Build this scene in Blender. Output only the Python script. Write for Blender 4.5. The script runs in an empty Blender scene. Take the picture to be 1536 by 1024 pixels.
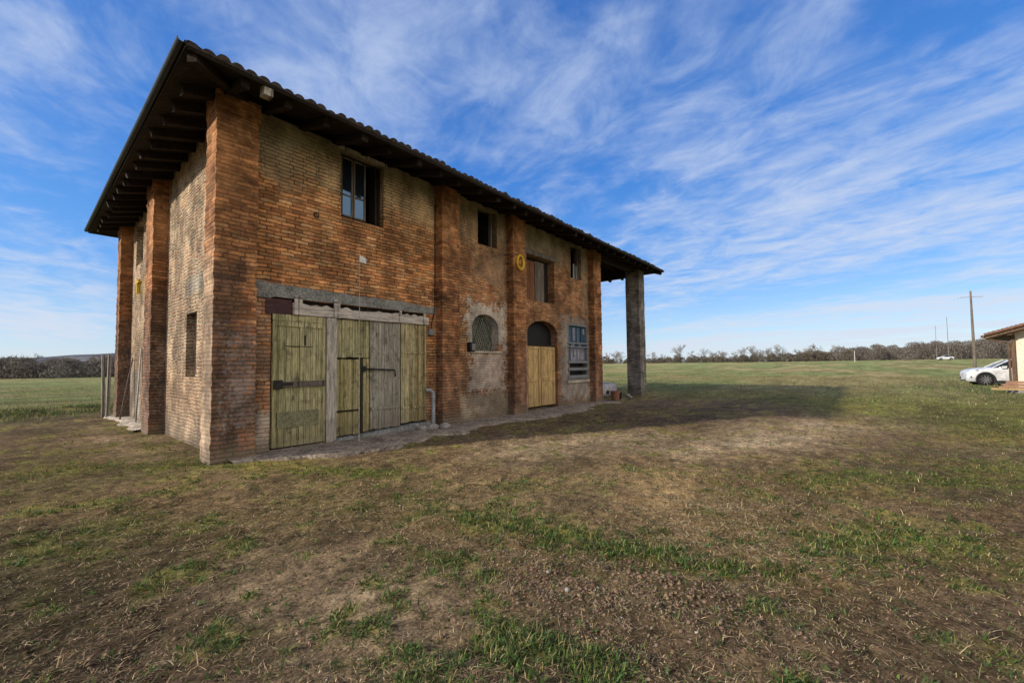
import bpy, math, random
import numpy as np
from mathutils import Vector, Matrix
random.seed(7); rng = np.random.default_rng(7)
S = bpy.context.scene
COL = S.collection
R = math.radians

# ------------------------------------------------------------------ node helpers
class NG:
    def __init__(s, nt): s.nt = nt; s.N = nt.nodes; s.L = nt.links
    def put(s, sock, v):
        if isinstance(v, bpy.types.NodeSocket): s.L.new(v, sock)
        elif v is not None: sock.default_value = v
    def node(s, t, ins=None, **pr):
        n = s.N.new(t)
        for k, v in pr.items(): setattr(n, k, v)
        for k, v in (ins or {}).items(): s.put(n.inputs[k], v)
        return n
    def m(s, op, a, b=None, c=None, clamp=False):
        n = s.N.new('ShaderNodeMath'); n.operation = op; n.use_clamp = clamp
        for i, v in enumerate((a, b, c)):
            if v is not None: s.put(n.inputs[i], v)
        return n.outputs[0]
    def add(s, a, b): return s.m('ADD', a, b)
    def sub(s, a, b): return s.m('SUBTRACT', a, b)
    def mul(s, a, b): return s.m('MULTIPLY', a, b)
    def mn(s, a, b): return s.m('MINIMUM', a, b)
    def mx(s, a, b): return s.m('MAXIMUM', a, b)
    def sm(s, v, a, b, c=0., d=1.):
        n = s.N.new('ShaderNodeMapRange'); n.interpolation_type = 'SMOOTHSTEP'
        for i, x in enumerate((v, a, b, c, d)): s.put(n.inputs[i], x)
        return n.outputs[0]
    def xyz(s, x=0., y=0., z=0.):
        n = s.N.new('ShaderNodeCombineXYZ')
        for i, v in enumerate((x, y, z)): s.put(n.inputs[i], v)
        return n.outputs[0]
    def sep(s, v):
        n = s.N.new('ShaderNodeSeparateXYZ'); s.put(n.inputs[0], v); return n.outputs
    def obj(s): return s.N.new('ShaderNodeTexCoord').outputs['Object']
    def noise(s, vec, scale, detail=3., rough=.55, dist=0.):
        n = s.node('ShaderNodeTexNoise', {'Vector': vec, 'Scale': scale, 'Detail': detail, 'Roughness': rough, 'Distortion': dist})
        return n.outputs[0]
    def white(s, vec):
        n = s.N.new('ShaderNodeTexWhiteNoise'); n.noise_dimensions = '3D'; s.put(n.inputs['Vector'], vec); return n.outputs[0]
    def vor(s, vec, scale, feat='F1'):
        n = s.N.new('ShaderNodeTexVoronoi'); n.feature = feat; s.put(n.inputs['Vector'], vec); n.inputs['Scale'].default_value = scale; return n.outputs
    def ramp(s, f, stops, interp='LINEAR'):
        n = s.N.new('ShaderNodeValToRGB'); e = n.color_ramp.elements; n.color_ramp.interpolation = interp
        while len(e) < len(stops): e.new(.5)
        for x, (p, c) in zip(e, stops): x.position = p; x.color = (*c, 1)
        s.put(n.inputs[0], f); return n.outputs[0]
    def mix(s, f, a, b, blend='MIX'):
        n = s.N.new('ShaderNodeMix'); n.data_type = 'RGBA'; n.blend_type = blend
        s.put(n.inputs[0], f)
        for i, v in ((6, a), (7, b)):
            if isinstance(v, tuple) and len(v) == 3: v = (*v, 1)
            s.put(n.inputs[i], v)
        return n.outputs[2]
    def gain(s, c, f):      # multiply a colour by a scalar socket
        return s.mix(1., c, s.xyz(f, f, f), 'MULTIPLY')

def mat(name):
    m = bpy.data.materials.new(name); m.use_nodes = True
    g = NG(m.node_tree); b = m.node_tree.nodes['Principled BSDF']
    b.inputs['Specular IOR Level'].default_value = .25
    return m, g, b
def bump(g, b, h, dist=.01, strength=1.):
    n = g.node('ShaderNodeBump', {'Height': h, 'Distance': dist, 'Strength': strength}); g.L.new(n.outputs[0], b.inputs['Normal'])

def simple(name, c, rough=.8, var=.35, scale=6., metal=0., bmp=.004, stretch=(1, 1, 1), c2=None):
    m, g, b = mat(name)
    v = g.node('ShaderNodeMapping', {'Vector': g.obj(), 'Scale': stretch}).outputs[0]
    n = g.noise(v, scale, 6, .65); n2 = g.noise(v, scale * 7, 3, .6)
    f = g.add(g.mul(n, .65), g.mul(n2, .35))
    c2 = c2 or tuple(x * .55 for x in c)
    col = g.mix(g.sm(f, .35, .65), c2, c)
    col = g.gain(col, g.sm(n2, .2, .8, 1 - var, 1 + var))
    g.put(b.inputs['Base Color'], col); b.inputs['Roughness'].default_value = rough; b.inputs['Metallic'].default_value = metal
    if bmp: bump(g, b, f, bmp)
    return m

def brick_mat(name, palette, mortar, zone=None, h=.075, w=.265, mort=.011, stain=.5, smear=0., warp=1., fade=0., bd=.02, sharp=.46):
    m, g, b = mat(name)
    p = g.obj(); x, y, z = g.sep(p)
    wob = g.noise(p, 7., 4, .6); wob2 = g.noise(p, 3.6, 4, .6)
    u = g.add(g.add(x, y), g.mul(g.sub(wob, .5), .07 * warp)); zz = g.add(z, g.mul(g.sub(wob2, .5), .075 * warp))
    zr = g.m('DIVIDE', zz, h); row = g.m('FLOOR', zr); zf = g.m('FRACT', zr)
    rj = g.white(g.xyz(row, 3.3, 1.7))
    ur = g.add(g.add(g.m('DIVIDE', u, w), g.mul(row, .5)), g.mul(rj, .35 if warp < 1.5 else 3.7))
    col = g.m('FLOOR', ur); uf = g.m('FRACT', ur)
    dz = g.mul(g.mn(zf, g.sub(1., zf)), h); du = g.mul(g.mn(uf, g.sub(1., uf)), w)
    fine = g.noise(p, 60., 3, .6); med = g.noise(p, 14., 4, .6)
    d = g.add(g.mn(dz, du), g.mul(g.sub(med, .5), .018))
    bm = g.sm(d, mort * .35, mort * 1.1)                       # 1 on a brick face
    wid = g.white(g.xyz(col, row, .5)); wid2 = g.white(g.xyz(col, row, 9.5))
    c = g.ramp(g.add(g.mul(wid, .75), g.mul(med, .25)), [(i / (len(palette) - 1), q) for i, q in enumerate(palette)])
    c = g.gain(c, g.add(.55, g.mul(wid2, .75)))
    c = g.gain(c, g.sm(fine, .25, .75, .72, 1.22))
    mcol = g.mix(g.noise(p, 3., 3), tuple(q * .55 for q in mortar), mortar)
    big = g.noise(p, .9, 5, .6); big2 = g.noise(g.node('ShaderNodeMapping', {'Vector': p, 'Scale': (1.5, 1.5, .8)}).outputs[0], 1.3, 6, .6, .3)
    sh = bm
    if zone:
        c, mcol, sh = zone(g, x, y, z, c, mcol, bm, big, med, fine)
    if smear:
        sm_ = g.mul(g.sm(g.add(g.mul(med, .55), g.mul(big, .45)), sharp, sharp + .14), smear)
        c = g.mix(sm_, c, mcol)
    blot = g.noise(p, 1.9, 6, .7, .5); cc_st = g.sm(blot, .40, .56, 1. - stain * .9, 1.08)
    if fade:      # joints rubbed over with clay and soot in patches
        sh = g.add(g.mul(sh, 1.), g.mul(g.sub(1., sh), g.mul(g.sm(g.add(g.mul(big2, .6), g.mul(med, .4)), .44, .58), fade)))
    cc = g.mix(sh, mcol, c)
    cc = g.gain(cc, g.sm(big2, .36, .66, 1. - stain, 1.15))
    cc = g.gain(cc, g.sm(big, .3, .7, .8, 1.15)); cc = g.gain(cc, cc_st)
    spl = g.mul(g.sm(g.add(z, g.mul(g.sub(blot, .5), 1.1)), .42, .02), .75); cc = g.mix(spl, cc, (.17, .135, .095))
    g.put(b.inputs['Base Color'], cc); b.inputs['Roughness'].default_value = .92
    hh = g.add(g.mul(bm, .75), g.add(g.mul(g.mul(wid2, bm), .35), g.mul(fine, .35)))
    bump(g, b, hh, bd, 1.)
    return m

def patch(g, x, z, x0, x1, z0, z1, n, soft=.25, amt=1.2):
    a = g.mn(g.mn(g.sub(x, x0), g.sub(x1, x)), g.mn(g.sub(z, z0), g.sub(z1, z)))
    return g.sm(g.add(a, g.mul(g.sub(n, .5), amt)), -soft, soft)

def planks(name, cols, w=.14, axis=0, dirt=.5, rough=.85, grain=1.):
    m, g, b = mat(name); p = g.obj(); s = g.sep(p)
    u = s[axis] if axis < 3 else g.add(s[0], s[1])
    pid = g.white(g.xyz(g.m('FLOOR', g.m('DIVIDE', u, w)), 2.1, .3))
    v = g.node('ShaderNodeMapping', {'Vector': p, 'Scale': (14, 14, 1.1) if axis != 2 else (1.1, 1.1, 14)}).outputs[0]
    n = g.noise(v, 2.2, 6, .7, .3); n2 = g.noise(v, 9, 4, .7); bl = g.noise(p, 1.6, 5, .65); st = g.noise(p, 5, 4, .6)
    c = g.ramp(g.add(g.mul(pid, .45), g.mul(bl, .55)), [(i / (len(cols) - 1) * .7 + .15, q) for i, q in enumerate(cols)])
    c = g.gain(c, g.sm(n, .32, .68, .52, 1.25)); c = g.gain(c, g.sm(n2, .3, .7, 1 - .3 * grain, 1 + .25 * grain))
    c = g.mix(g.sm(st, .54, .7, 0, dirt), c, (.05, .042, .028))
    ft = g.mul(g.sm(g.add(s[2], g.mul(g.sub(bl, .5), 1.6)), 1.0, .0), g.sm(n, .35, .6)); c = g.mix(g.mul(ft, dirt), c, (.10, .075, .045))
    fr = g.m('FRACT', g.m('DIVIDE', u, w)); gap = g.sm(g.mn(fr, g.sub(1., fr)), .0, .07)
    c = g.gain(c, g.add(.35, g.mul(gap, .65)))
    g.put(b.inputs['Base Color'], c); b.inputs['Roughness'].default_value = rough
    bump(g, b, g.add(g.mul(n, .5), g.add(g.mul(n2, .3), gap)), .006)
    return m

# ------------------------------------------------------------------ mesh helpers
class MB:
    def __init__(s): s.v = []; s.f = []
    def add(s, vs, fs):
        o = len(s.v); s.v += [tuple(q) for q in vs]; s.f += [tuple(i + o for i in f) for f in fs]; return s
    def box(s, x0, x1, y0, y1, z0, z1, j=0.):
        vs = [(x, y, z) for z in (z0, z1) for y in (y0, y1) for x in (x0, x1)]
        if j: vs = [tuple(c + random.uniform(-j, j) for c in v) for v in vs]
        return s.add(vs, [(0, 2, 3, 1), (4, 5, 7, 6), (0, 1, 5, 4), (2, 6, 7, 3), (0, 4, 6, 2), (1, 3, 7, 5)])
    def bev(s, x0, x1, y0, y1, z0, z1, b=.01):       # box with all vertical/horizontal edges chamfered
        pts = []
        for z, i in ((z0, b), (z0 + b, 0), (z1 - b, 0), (z1, b)):
            X0, X1, Y0, Y1 = x0 + i, x1 - i, y0 + i, y1 - i
            pts += [(X0 + b, Y0, z), (X1 - b, Y0, z), (X1, Y0 + b, z), (X1, Y1 - b, z), (X1 - b, Y1, z), (X0 + b, Y1, z), (X0, Y1 - b, z), (X0, Y0 + b, z)]
        fs = [tuple(reversed(range(8))), tuple(range(24, 32))]
        for k in range(3):
            for i in range(8): fs.append((k * 8 + i, k * 8 + (i + 1) % 8, k * 8 + 8 + (i + 1) % 8, k * 8 + 8 + i))
        return s.add(pts, fs)
    def bar(s, a, b, w, h=None, up=(0, 0, 1), j=0., taper=1.):
        a = Vector(a); b = Vector(b); h = h or w; d = (b - a).normalized(); u = Vector(up)
        if abs(d.dot(u)) > .95: u = Vector((1, 0, 0))
        r = d.cross(u).normalized(); u = r.cross(d).normalized()
        vs = []
        for p, t in ((a, 1.), (b, taper)):
            for i, k in ((-1, -1), (1, -1), (1, 1), (-1, 1)): vs.append(p + r * (i * w / 2 * t) + u * (k * h / 2 * t) + Vector([random.uniform(-j, j) for _ in range(3)]))
        return s.add(vs, [(0, 1, 5, 4), (1, 2, 6, 5), (2, 3, 7, 6), (3, 0, 4, 7), (3, 2, 1, 0), (4, 5, 6, 7)])
    def tube(s, pts, rad, n=8, cap=True):
        pts = [Vector(p) for p in pts]; rs = rad if isinstance(rad, (list, tuple)) else [rad] * len(pts)
        o = len(s.v); ref = None
        for i, p in enumerate(pts):
            d = (pts[min(i + 1, len(pts) - 1)] - pts[max(i - 1, 0)]).normalized()
            if ref is None: ref = Vector((0, 0, 1)) if abs(d.z) < .9 else Vector((1, 0, 0))
            r = d.cross(ref).normalized(); u = r.cross(d).normalized(); ref = u
            for k in range(n):
                a = 2 * math.pi * k / n; s.v.append(tuple(p + r * (math.cos(a) * rs[i]) + u * (math.sin(a) * rs[i])))
        for i in range(len(pts) - 1):
            for k in range(n): s.f.append((o + i * n + k, o + i * n + (k + 1) % n, o + (i + 1) * n + (k + 1) % n, o + (i + 1) * n + k))
        if cap: s.f.append(tuple(o + k for k in reversed(range(n)))); s.f.append(tuple(o + (len(pts) - 1) * n + k for k in range(n)))
        return s
    def lathe(s, c, axis, prof, n=20):
        c = Vector(c); ax = Vector(axis).normalized(); ref = Vector((0, 0, 1)) if abs(ax.z) < .9 else Vector((1, 0, 0))
        r = ax.cross(ref).normalized(); u = r.cross(ax); o = len(s.v)
        for (rad, t) in prof:
            for k in range(n):
                a = 2 * math.pi * k / n; s.v.append(tuple(c + ax * t + r * (rad * math.cos(a)) + u * (rad * math.sin(a))))
        for i in range(len(prof) - 1):
            for k in range(n): s.f.append((o + i * n + k, o + i * n + (k + 1) % n, o + (i + 1) * n + (k + 1) % n, o + (i + 1) * n + k))
        s.f.append(tuple(o + k for k in reversed(range(n)))); s.f.append(tuple(o + (len(prof) - 1) * n + k for k in range(n)))
        return s
    def prism(s, poly, ax, a, b):        # poly in the two other axes, extruded along ax from a to b
        n = len(poly)
        def pt(q, t):
            return (t, q[0], q[1]) if ax == 0 else (q[0], t, q[1]) if ax == 1 else (q[0], q[1], t)
        return s.add([pt(q, a) for q in poly] + [pt(q, b) for q in poly],
                     [tuple(range(n)), tuple(reversed(range(n, 2 * n)))] + [(i, n + i, n + (i + 1) % n, (i + 1) % n) for i in range(n)])
    def build(s, name, m=None, parent=None, smooth=False, mods=None):
        me = bpy.data.meshes.new(name); me.from_pydata(s.v, [], s.f); me.validate()
        import bmesh
        bm = bmesh.new(); bm.from_mesh(me); bmesh.ops.recalc_face_normals(bm, faces=bm.faces); bm.to_mesh(me); bm.free()
        if smooth: me.polygons.foreach_set('use_smooth', [True] * len(me.polygons))
        o = bpy.data.objects.new(name, me); COL.objects.link(o)
        if m: me.materials.append(m)
        if parent: o.parent = parent
        return o
def npmesh(name, V, F, m, colors=None, parent=None, smooth=False):
    """V (n,3), F (k,3|4) numpy"""
    me = bpy.data.meshes.new(name); k = F.shape[1]
    me.vertices.add(len(V)); me.vertices.foreach_set('co', V.astype(np.float32).ravel())
    me.loops.add(F.size); me.loops.foreach_set('vertex_index', F.astype(np.int32).ravel())
    me.polygons.add(len(F)); me.polygons.foreach_set('loop_start', np.arange(0, F.size, k, dtype=np.int32))
    if smooth: me.polygons.foreach_set('use_smooth', np.ones(len(F), dtype=bool))
    me.update(calc_edges=True)
    if colors is not None:
        a = me.color_attributes.new('Col', 'FLOAT_COLOR', 'POINT')
        a.data.foreach_set('color', np.concatenate([colors, np.ones((len(colors), 1))], 1).astype(np.float32).ravel())
    me.materials.append(m)
    o = bpy.data.objects.new(name, me); COL.objects.link(o)
    if parent: o.parent = parent
    return o
def empty(name, loc, label=None, cat=None, group=None, rz=0.):
    o = bpy.data.objects.new(name, None); COL.objects.link(o); o.location = loc; o.rotation_euler.z = rz; o.empty_display_size = .2
    tag(o, label, cat, group); return o
def tag(o, label=None, cat=None, group=None, kind=None):
    for k, v in (('label', label), ('category', cat), ('group', group), ('kind', kind)):
        if v: o[k] = v
    return o
def copy_tree(o, parent=None):
    c = o.copy(); COL.objects.link(c)
    if parent: c.parent = parent
    for ch in list(o.children): copy_tree(ch, c)
    return c

# ------------------------------------------------------------------ numpy noise
_T = rng.random((256, 256))
def vn(x, y, seed=0):
    x = x + seed * 17.3; y = y + seed * 41.7
    xi = np.floor(x).astype(int); yi = np.floor(y).astype(int); fx = x - xi; fy = y - yi
    fx = fx * fx * (3 - 2 * fx); fy = fy * fy * (3 - 2 * fy)
    a = _T[xi & 255, yi & 255]; b = _T[(xi + 1) & 255, yi & 255]; c = _T[xi & 255, (yi + 1) & 255]; d = _T[(xi + 1) & 255, (yi + 1) & 255]
    return (a * (1 - fx) + b * fx) * (1 - fy) + (c * (1 - fx) + d * fx) * fy
def fbm(x, y, s, o=4, seed=0, rough=.5):
    t = 0; a = 1; n = 0
    for k in range(o):
        t = t + a * vn(x * s, y * s, seed + k * 3); n += a; a *= rough; s *= 2.03
    return t / n
def ss(v, a, b):
    t = np.clip((v - a) / (b - a), 0, 1); return t * t * (3 - 2 * t)

# ------------------------------------------------------------------ camera (solved from the two wall directions)
CAM = Vector((-2.113, -8.350, 1.600))
cam = bpy.data.objects.new('camera', bpy.data.cameras.new('camera')); COL.objects.link(cam)
rt = Vector((.638494, -.769546, -.011154)); dn = Vector((.02499, .035215, -.999067)); fw = Vector((.769221, .637619, .041715))
Mx = Matrix((rt, -dn, -fw)).transposed().to_4x4(); Mx.translation = CAM
cam.matrix_world = Mx
cam.data.sensor_width = 36; cam.data.lens = 36 * 615.62 / 1536; cam.data.shift_y = 10 / 1536
cam.data.clip_start = .05; cam.data.clip_end = 6000
S.camera = cam

# ------------------------------------------------------------------ light
SUNV = Vector((13.5, -7.0, -6.4)).normalized()
sun = bpy.data.objects.new('sun', bpy.data.lights.new('sun', 'SUN')); COL.objects.link(sun)
sun.rotation_euler = SUNV.to_track_quat('-Z', 'Y').to_euler()
sun.data.energy = 5.0; sun.data.angle = R(1.8); sun.data.color = (1., .9, .76)
W = bpy.data.worlds.new('World'); S.world = W; W.use_nodes = True
g = NG(W.node_tree); bg = g.N['Background']
sky = g.N.new('ShaderNodeTexSky'); sky.sky_type = 'NISHITA'; sky.sun_disc = False
sky.sun_elevation = math.asin(-SUNV.z); sky.sun_rotation = math.atan2(-SUNV.x, -SUNV.y)
sky.air_density = 1.; sky.dust_density = .6; sky.ozone_density = 2.2; sky.altitude = 50
dirv = g.node('ShaderNodeVectorMath', {0: g.N.new('ShaderNodeTexCoord').outputs['Generated']}, operation='NORMALIZE').outputs[0]
dx, dy, dz = g.sep(dirv)
zc = g.add(g.mx(dz, 0.), .07)
px = g.m('DIVIDE', dx, zc); py = g.m('DIVIDE', dy, zc)
sx, sy = .30, .954
al = g.add(g.mul(px, sx), g.mul(py, sy)); ac = g.sub(g.mul(py, sx), g.mul(px, sy))
n0 = g.noise(g.xyz(g.mul(al, .14), g.mul(ac, .42), 3.1), 1., 3, .5, .2)
n1 = g.noise(g.xyz(g.mul(al, .50), g.mul(ac, 1.0), 1.3), 1., 5, .5, .35)
n2 = g.noise(g.xyz(g.mul(al, 2.5), g.mul(ac, 3.3), 7.7), 1., 7, .6, .7)
n3 = g.noise(g.xyz(g.mul(al, 7.), g.mul(ac, 8.), 2.2), 1., 5, .6, .4)
cl = g.add(g.add(g.mul(n0, .32), g.mul(n1, .32)), g.add(g.mul(n2, .25), g.mul(n3, .11)))
cm = g.sm(cl, .435, .615)
cm = g.mul(cm, g.sm(dz, -.01, .05, .5, 1.))
skyc = g.node('ShaderNodeHueSaturation', {'Color': sky.outputs[0], 'Saturation': 1.25, 'Value': 1.5}).outputs[0]
skyc = g.mix(.72, skyc, g.ramp(dz, [(0., (3.9, 4.9, 6.4)), (.07, (2.5, 3.9, 6.2)), (.2, (.70, 2.3, 6.0)), (.42, (.33, 1.5, 5.0)), (.7, (.30, 1.1, 3.9))]))
cloudc = g.mix(g.sm(dz, .0, .6), (5.0, 5.4, 6.3), (3.7, 4.5, 6.1))
wc = g.mix(g.mul(cm, .86), skyc, cloudc)
# bright fill added to the unseen southern sky to light the shaded front wall
sky_fill = g.mul(g.mul(g.sm(dy, -.28, -.62), g.sm(dz, -.02, .12)), g.sm(g.add(n1, g.mul(n2, .4)), .42, .72, .55, 1.))
wc = g.mix(sky_fill, wc, (9.8, 8.8, 7.6))
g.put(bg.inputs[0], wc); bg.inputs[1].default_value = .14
S.view_settings.view_transform = 'Standard'; S.view_settings.look = 'None'; S.view_settings.exposure = 0; S.view_settings.gamma = 1
S.render.engine = 'CYCLES'
S.cycles.max_bounces = 6; S.cycles.diffuse_bounces = 3; S.cycles.glossy_bounces = 3; S.cycles.transparent_max_bounces = 6

#@@MATERIALS
OR = [(.36, .14, .065), (.54, .235, .095), (.64, .295, .11), (.55, .30, .14), (.76, .43, .20)]
def zone_front(g, x, y, z, c, mc, bm, big, med, fine):
    # pale washed brick courses under the eave
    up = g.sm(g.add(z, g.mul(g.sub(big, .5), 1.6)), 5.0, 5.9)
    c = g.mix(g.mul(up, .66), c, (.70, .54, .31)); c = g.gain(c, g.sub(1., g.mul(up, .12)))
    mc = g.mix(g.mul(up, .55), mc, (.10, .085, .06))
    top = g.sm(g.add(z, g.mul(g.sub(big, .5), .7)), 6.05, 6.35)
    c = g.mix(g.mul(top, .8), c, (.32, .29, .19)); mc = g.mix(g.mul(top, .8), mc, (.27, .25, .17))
    # sooty and damp low courses
    lo = g.sm(g.add(z, g.mul(g.sub(big, .5), 2.2)), 2.2, .2)
    c = g.mix(g.mul(lo, .5), c, (.30, .18, .125))
    gr = g.mul(g.sm(med, .50, .66), g.sm(z, 3.0, .8)); c = g.mix(g.mul(gr, .5), c, (.32, .28, .25))
    fr_ = g.mul(g.sm(g.add(x, g.mul(g.sub(med, .5), 1.5)), 4.9, 6.2), .30); c = g.mix(fr_, c, (.30, .18, .115)); c = g.gain(c, g.sub(1., g.mul(fr_, .4)))
    # lime wash round the arched window and under it
    for (a, b_, z0, z1, k, cc) in ((6.25, 7.95, 2.2, 3.45, .85, (.55, .50, .43)), (6.35, 7.9, .85, 2.1, .6, (.60, .54, .47)), (5.9, 8.2, .0, .8, .6, (.38, .35, .27)),
                              (11.2, 13.5, .2, 3.5, .75, (.34, .31, .27)), (8.8, 9.2, .2, 2.7, .6, (.36, .32, .27)), (8.9, 11.3, 5.6, 6.4, .5, (.34, .30, .21)),
                              (.5, 1.1, .05, .75, .75, (.42, .37, .31)), (.6, 1.05, 1.2, 2.9, .5, (.22, .17, .14)), (.62, 1.4, 5.2, 6.4, .4, (.34, .31, .20)), (12.9, 13.5, 3.8, 6.3, .35, (.33, .31, .24)), (7.5, 8.05, 3.6, 6.2, .25, (.38, .31, .22)), (6.4, 7.9, 4.2, 5.2, .25, (.38, .31, .22))):
        k_ = g.mul(patch(g, x, z, a, b_, z0, z1, g.add(g.mul(med, .45), g.mul(g.noise(g.xyz(x, 4.4, z), 3.2, 4, .6), .55)), .08, 2.4), k)
        c = g.mix(k_, c, cc); mc = g.mix(k_, mc, cc)
    return c, mc, bm
def zone_pil(g, x, y, z, c, mc, bm, big, med, fine):
    lo = g.sm(g.add(z, g.mul(g.sub(big, .5), 2.4)), 2.9, .3)
    c = g.mix(g.mul(lo, .55), c, (.27, .15, .10))
    gr = g.mul(g.sm(med, .5, .64), g.sm(z, 2.6, .6)); c = g.mix(g.mul(gr, .6), c, (.24, .21, .17))
    hi = g.sm(z, 4.0, 5.4); c = g.mix(g.mul(g.mul(hi, g.sm(big, .35, .6)), .5), c, (.50, .24, .10))
    mc = g.mix(hi, mc, (.40, .21, .10))
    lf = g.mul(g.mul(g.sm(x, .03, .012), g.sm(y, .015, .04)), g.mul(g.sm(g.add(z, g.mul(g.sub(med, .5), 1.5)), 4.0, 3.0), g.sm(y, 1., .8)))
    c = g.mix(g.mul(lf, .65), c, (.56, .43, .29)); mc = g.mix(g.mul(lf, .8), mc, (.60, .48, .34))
    soot = g.mul(patch(g, x, z, -.1, .42, .15, 3.4, g.add(g.mul(med, .5), g.mul(big, .5)), .15, 2.2), .62); c = g.mix(g.mul(soot, g.sub(1., lf)), c, (.085, .068, .058)); mc = g.mix(g.mul(soot, g.sub(1., lf)), mc, (.075, .062, .055))
    gp = g.mul(patch(g, x, z, .25, .72, .6, 2.2, med, .1, 2.6), .6); c = g.mix(gp, c, (.30, .25, .225)); mc = g.mix(gp, mc, (.28, .24, .215))
    return c, mc, g.add(g.mul(bm, g.sub(1., g.mul(hi, .55))), g.mul(hi, .55))
def zone_side(g, x, y, z, c, mc, bm, big, med, fine):
    e = g.mul(g.sm(y, .95, .55), .8); c = g.mix(e, c, (.46, .27, .15))
    lo = g.sm(g.add(z, g.mul(g.sub(big, .5), 1.4)), 1.0, .1); mid = g.mul(g.sm(z, 2.2, 1.2), .6); c = g.mix(mid, c, (.46, .27, .15)); mc = g.mix(mid, mc, (.50, .36, .23)); c = g.mix(g.mul(lo, .5), c, (.40, .34, .26))
    for (a, b_, z0, z1, k, cc) in ((.3, 3.3, 3.25, 3.62, .9, (.40, .36, .28)), (5.8, 10.3, .0, 1.6, .6, (.38, .34, .28)), (7.6, 9.4, 3.85, 4.4, .4, (.55, .40, .12))):
        k_ = g.mul(patch(g, y, z, a, b_, z0, z1, med, .1, .6), k); c = g.mix(k_, c, cc); mc = g.mix(k_, mc, cc)
    return c, mc, bm
M = {}
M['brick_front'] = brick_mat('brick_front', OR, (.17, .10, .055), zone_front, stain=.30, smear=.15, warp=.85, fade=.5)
M['brick_pil'] = brick_mat('brick_pilaster', [(.27, .10, .05), (.42, .175, .07), (.50, .23, .09), (.46, .25, .12)], (.22, .13, .075), zone_pil, stain=.42, smear=.15, warp=.9, fade=.75)
M['brick_side'] = brick_mat('brick_side', [(.24, .12, .065), (.44, .22, .105), (.52, .32, .16), (.36, .24, .15), (.62, .45, .27)], (.76, .61, .43), zone_side, mort=.022, stain=.40, smear=.8, w=.27, warp=2.3, bd=.05, sharp=.51)
M['brick_grey'] = brick_mat('brick_grey', [(.22, .20, .185), (.30, .26, .225), (.36, .29, .235)], (.33, .305, .275), None, stain=.4, smear=.6)
M['cement'] = simple('cement', (.25, .25, .235), .95, .3, 3.5, c2=(.11, .115, .11), bmp=.012)
M['cement_pale'] = simple('cement_pale', (.48, .41, .32), .95, .3, 2.2, c2=(.25, .21, .17), bmp=.012)
M['pave'] = simple('paving_cement', (.31, .255, .195), .95, .45, 2.6, c2=(.13, .10, .075), bmp=.03)
M['door_green'] = planks('weathered_green_planks', [(.215, .20, .105), (.335, .31, .16), (.41, .375, .21), (.265, .245, .13)], .125, dirt=.6)
M['door_green2'] = planks('weathered_olive_planks', [(.16, .14, .06), (.30, .265, .115), (.42, .365, .19), (.21, .185, .085)], .095, grain=1.4, dirt=.6)
M['door_grey'] = planks('weathered_grey_slats', [(.27, .25, .205), (.37, .345, .285), (.235, .215, .17)], .075, grain=1.4, dirt=.6)
M['door_yel'] = planks('weathered_yellow_planks', [(.40, .36, .18), (.23, .175, .08), (.50, .45, .26), (.29, .23, .115)], .10, grain=1.5, dirt=.6)
M['door_tan'] = planks('tan_planks', [(.46, .30, .125), (.56, .38, .165), (.50, .34, .15)], .3, dirt=.45)
M['wood_grey'] = planks('grey_timber', [(.33, .30, .26), (.45, .41, .36), (.27, .25, .21)], .5, dirt=.3)
M['wood_greyh'] = planks('grey_beam_timber', [(.40, .36, .32), (.58, .52, .47), (.33, .29, .26)], .6, 2, dirt=.3)
M['wood_maroon'] = simple('maroon_board', (.075, .035, .04), .8, .3, 5, stretch=(1, 1, 4))
M['wood_red'] = planks('red_brown_board', [(.17, .07, .035), (.22, .095, .045)], .4, dirt=.3)
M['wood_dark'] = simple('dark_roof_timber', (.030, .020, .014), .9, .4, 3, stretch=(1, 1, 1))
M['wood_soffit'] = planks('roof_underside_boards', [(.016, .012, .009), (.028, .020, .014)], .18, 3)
M['wood_mid'] = planks('dim_timber', [(.12, .10, .085), (.18, .155, .13)], .5, dirt=.3)
M['iron'] = simple('dark_iron', (.035, .032, .03), .6, .4, 12, .4)
M['gutter'] = simple('dark_gutter_metal', (.03, .034, .036), .5, .3, 5, .3)
M['tile'] = simple('old_roof_tiles', (.05, .037, .029), .9, .5, 3.5, c2=(.024, .02, .018), bmp=.01)
M['black'] = simple('black_paint', (.012, .012, .013), .7, .2)
M['pipe'] = simple('pale_plastic_pipe', (.34, .36, .38), .6, .25, 4)
M['white'] = simple('white_paint', (.72, .71, .68), .6, .12, 6)
M['yellow'] = simple('yellow_paint', (.80, .54, .03), .55, .15, 6)
M['blue'] = simple('faded_blue_paint', (.045, .115, .185), .7, .4, 7, c2=(.02, .055, .10))
M['lilac'] = simple('faded_lilac_paint', (.26, .26, .32), .8, .4, 9, c2=(.15, .15, .19))
M['greyboard'] = simple('grey_boards', (.22, .23, .235), .85, .35, 6, stretch=(1, 1, 5))
M['stone'] = simple('rubble_stone', (.34, .31, .28), .95, .4, 7, bmp=.02)
M['sheet'] = simple('pale_plastic_sheet', (.47, .46, .53), .6, .25, 4, bmp=.02)
M['terracotta'] = simple('terracotta', (.30, .14, .08), .85, .3, 6)
m, g_, b_ = mat('window_glass'); b_.inputs['Base Color'].default_value = (.012, .018, .024, 1); b_.inputs['Roughness'].default_value = .06
b_.inputs['Specular IOR Level'].default_value = 1.; b_.inputs['IOR'].default_value = 1.9; b_.inputs['Specular Tint'].default_value = (.30, .55, .95, 1); bump(g_, b_, g_.noise(g_.obj(), 2.5, 2), .006); M['glass'] = m

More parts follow.
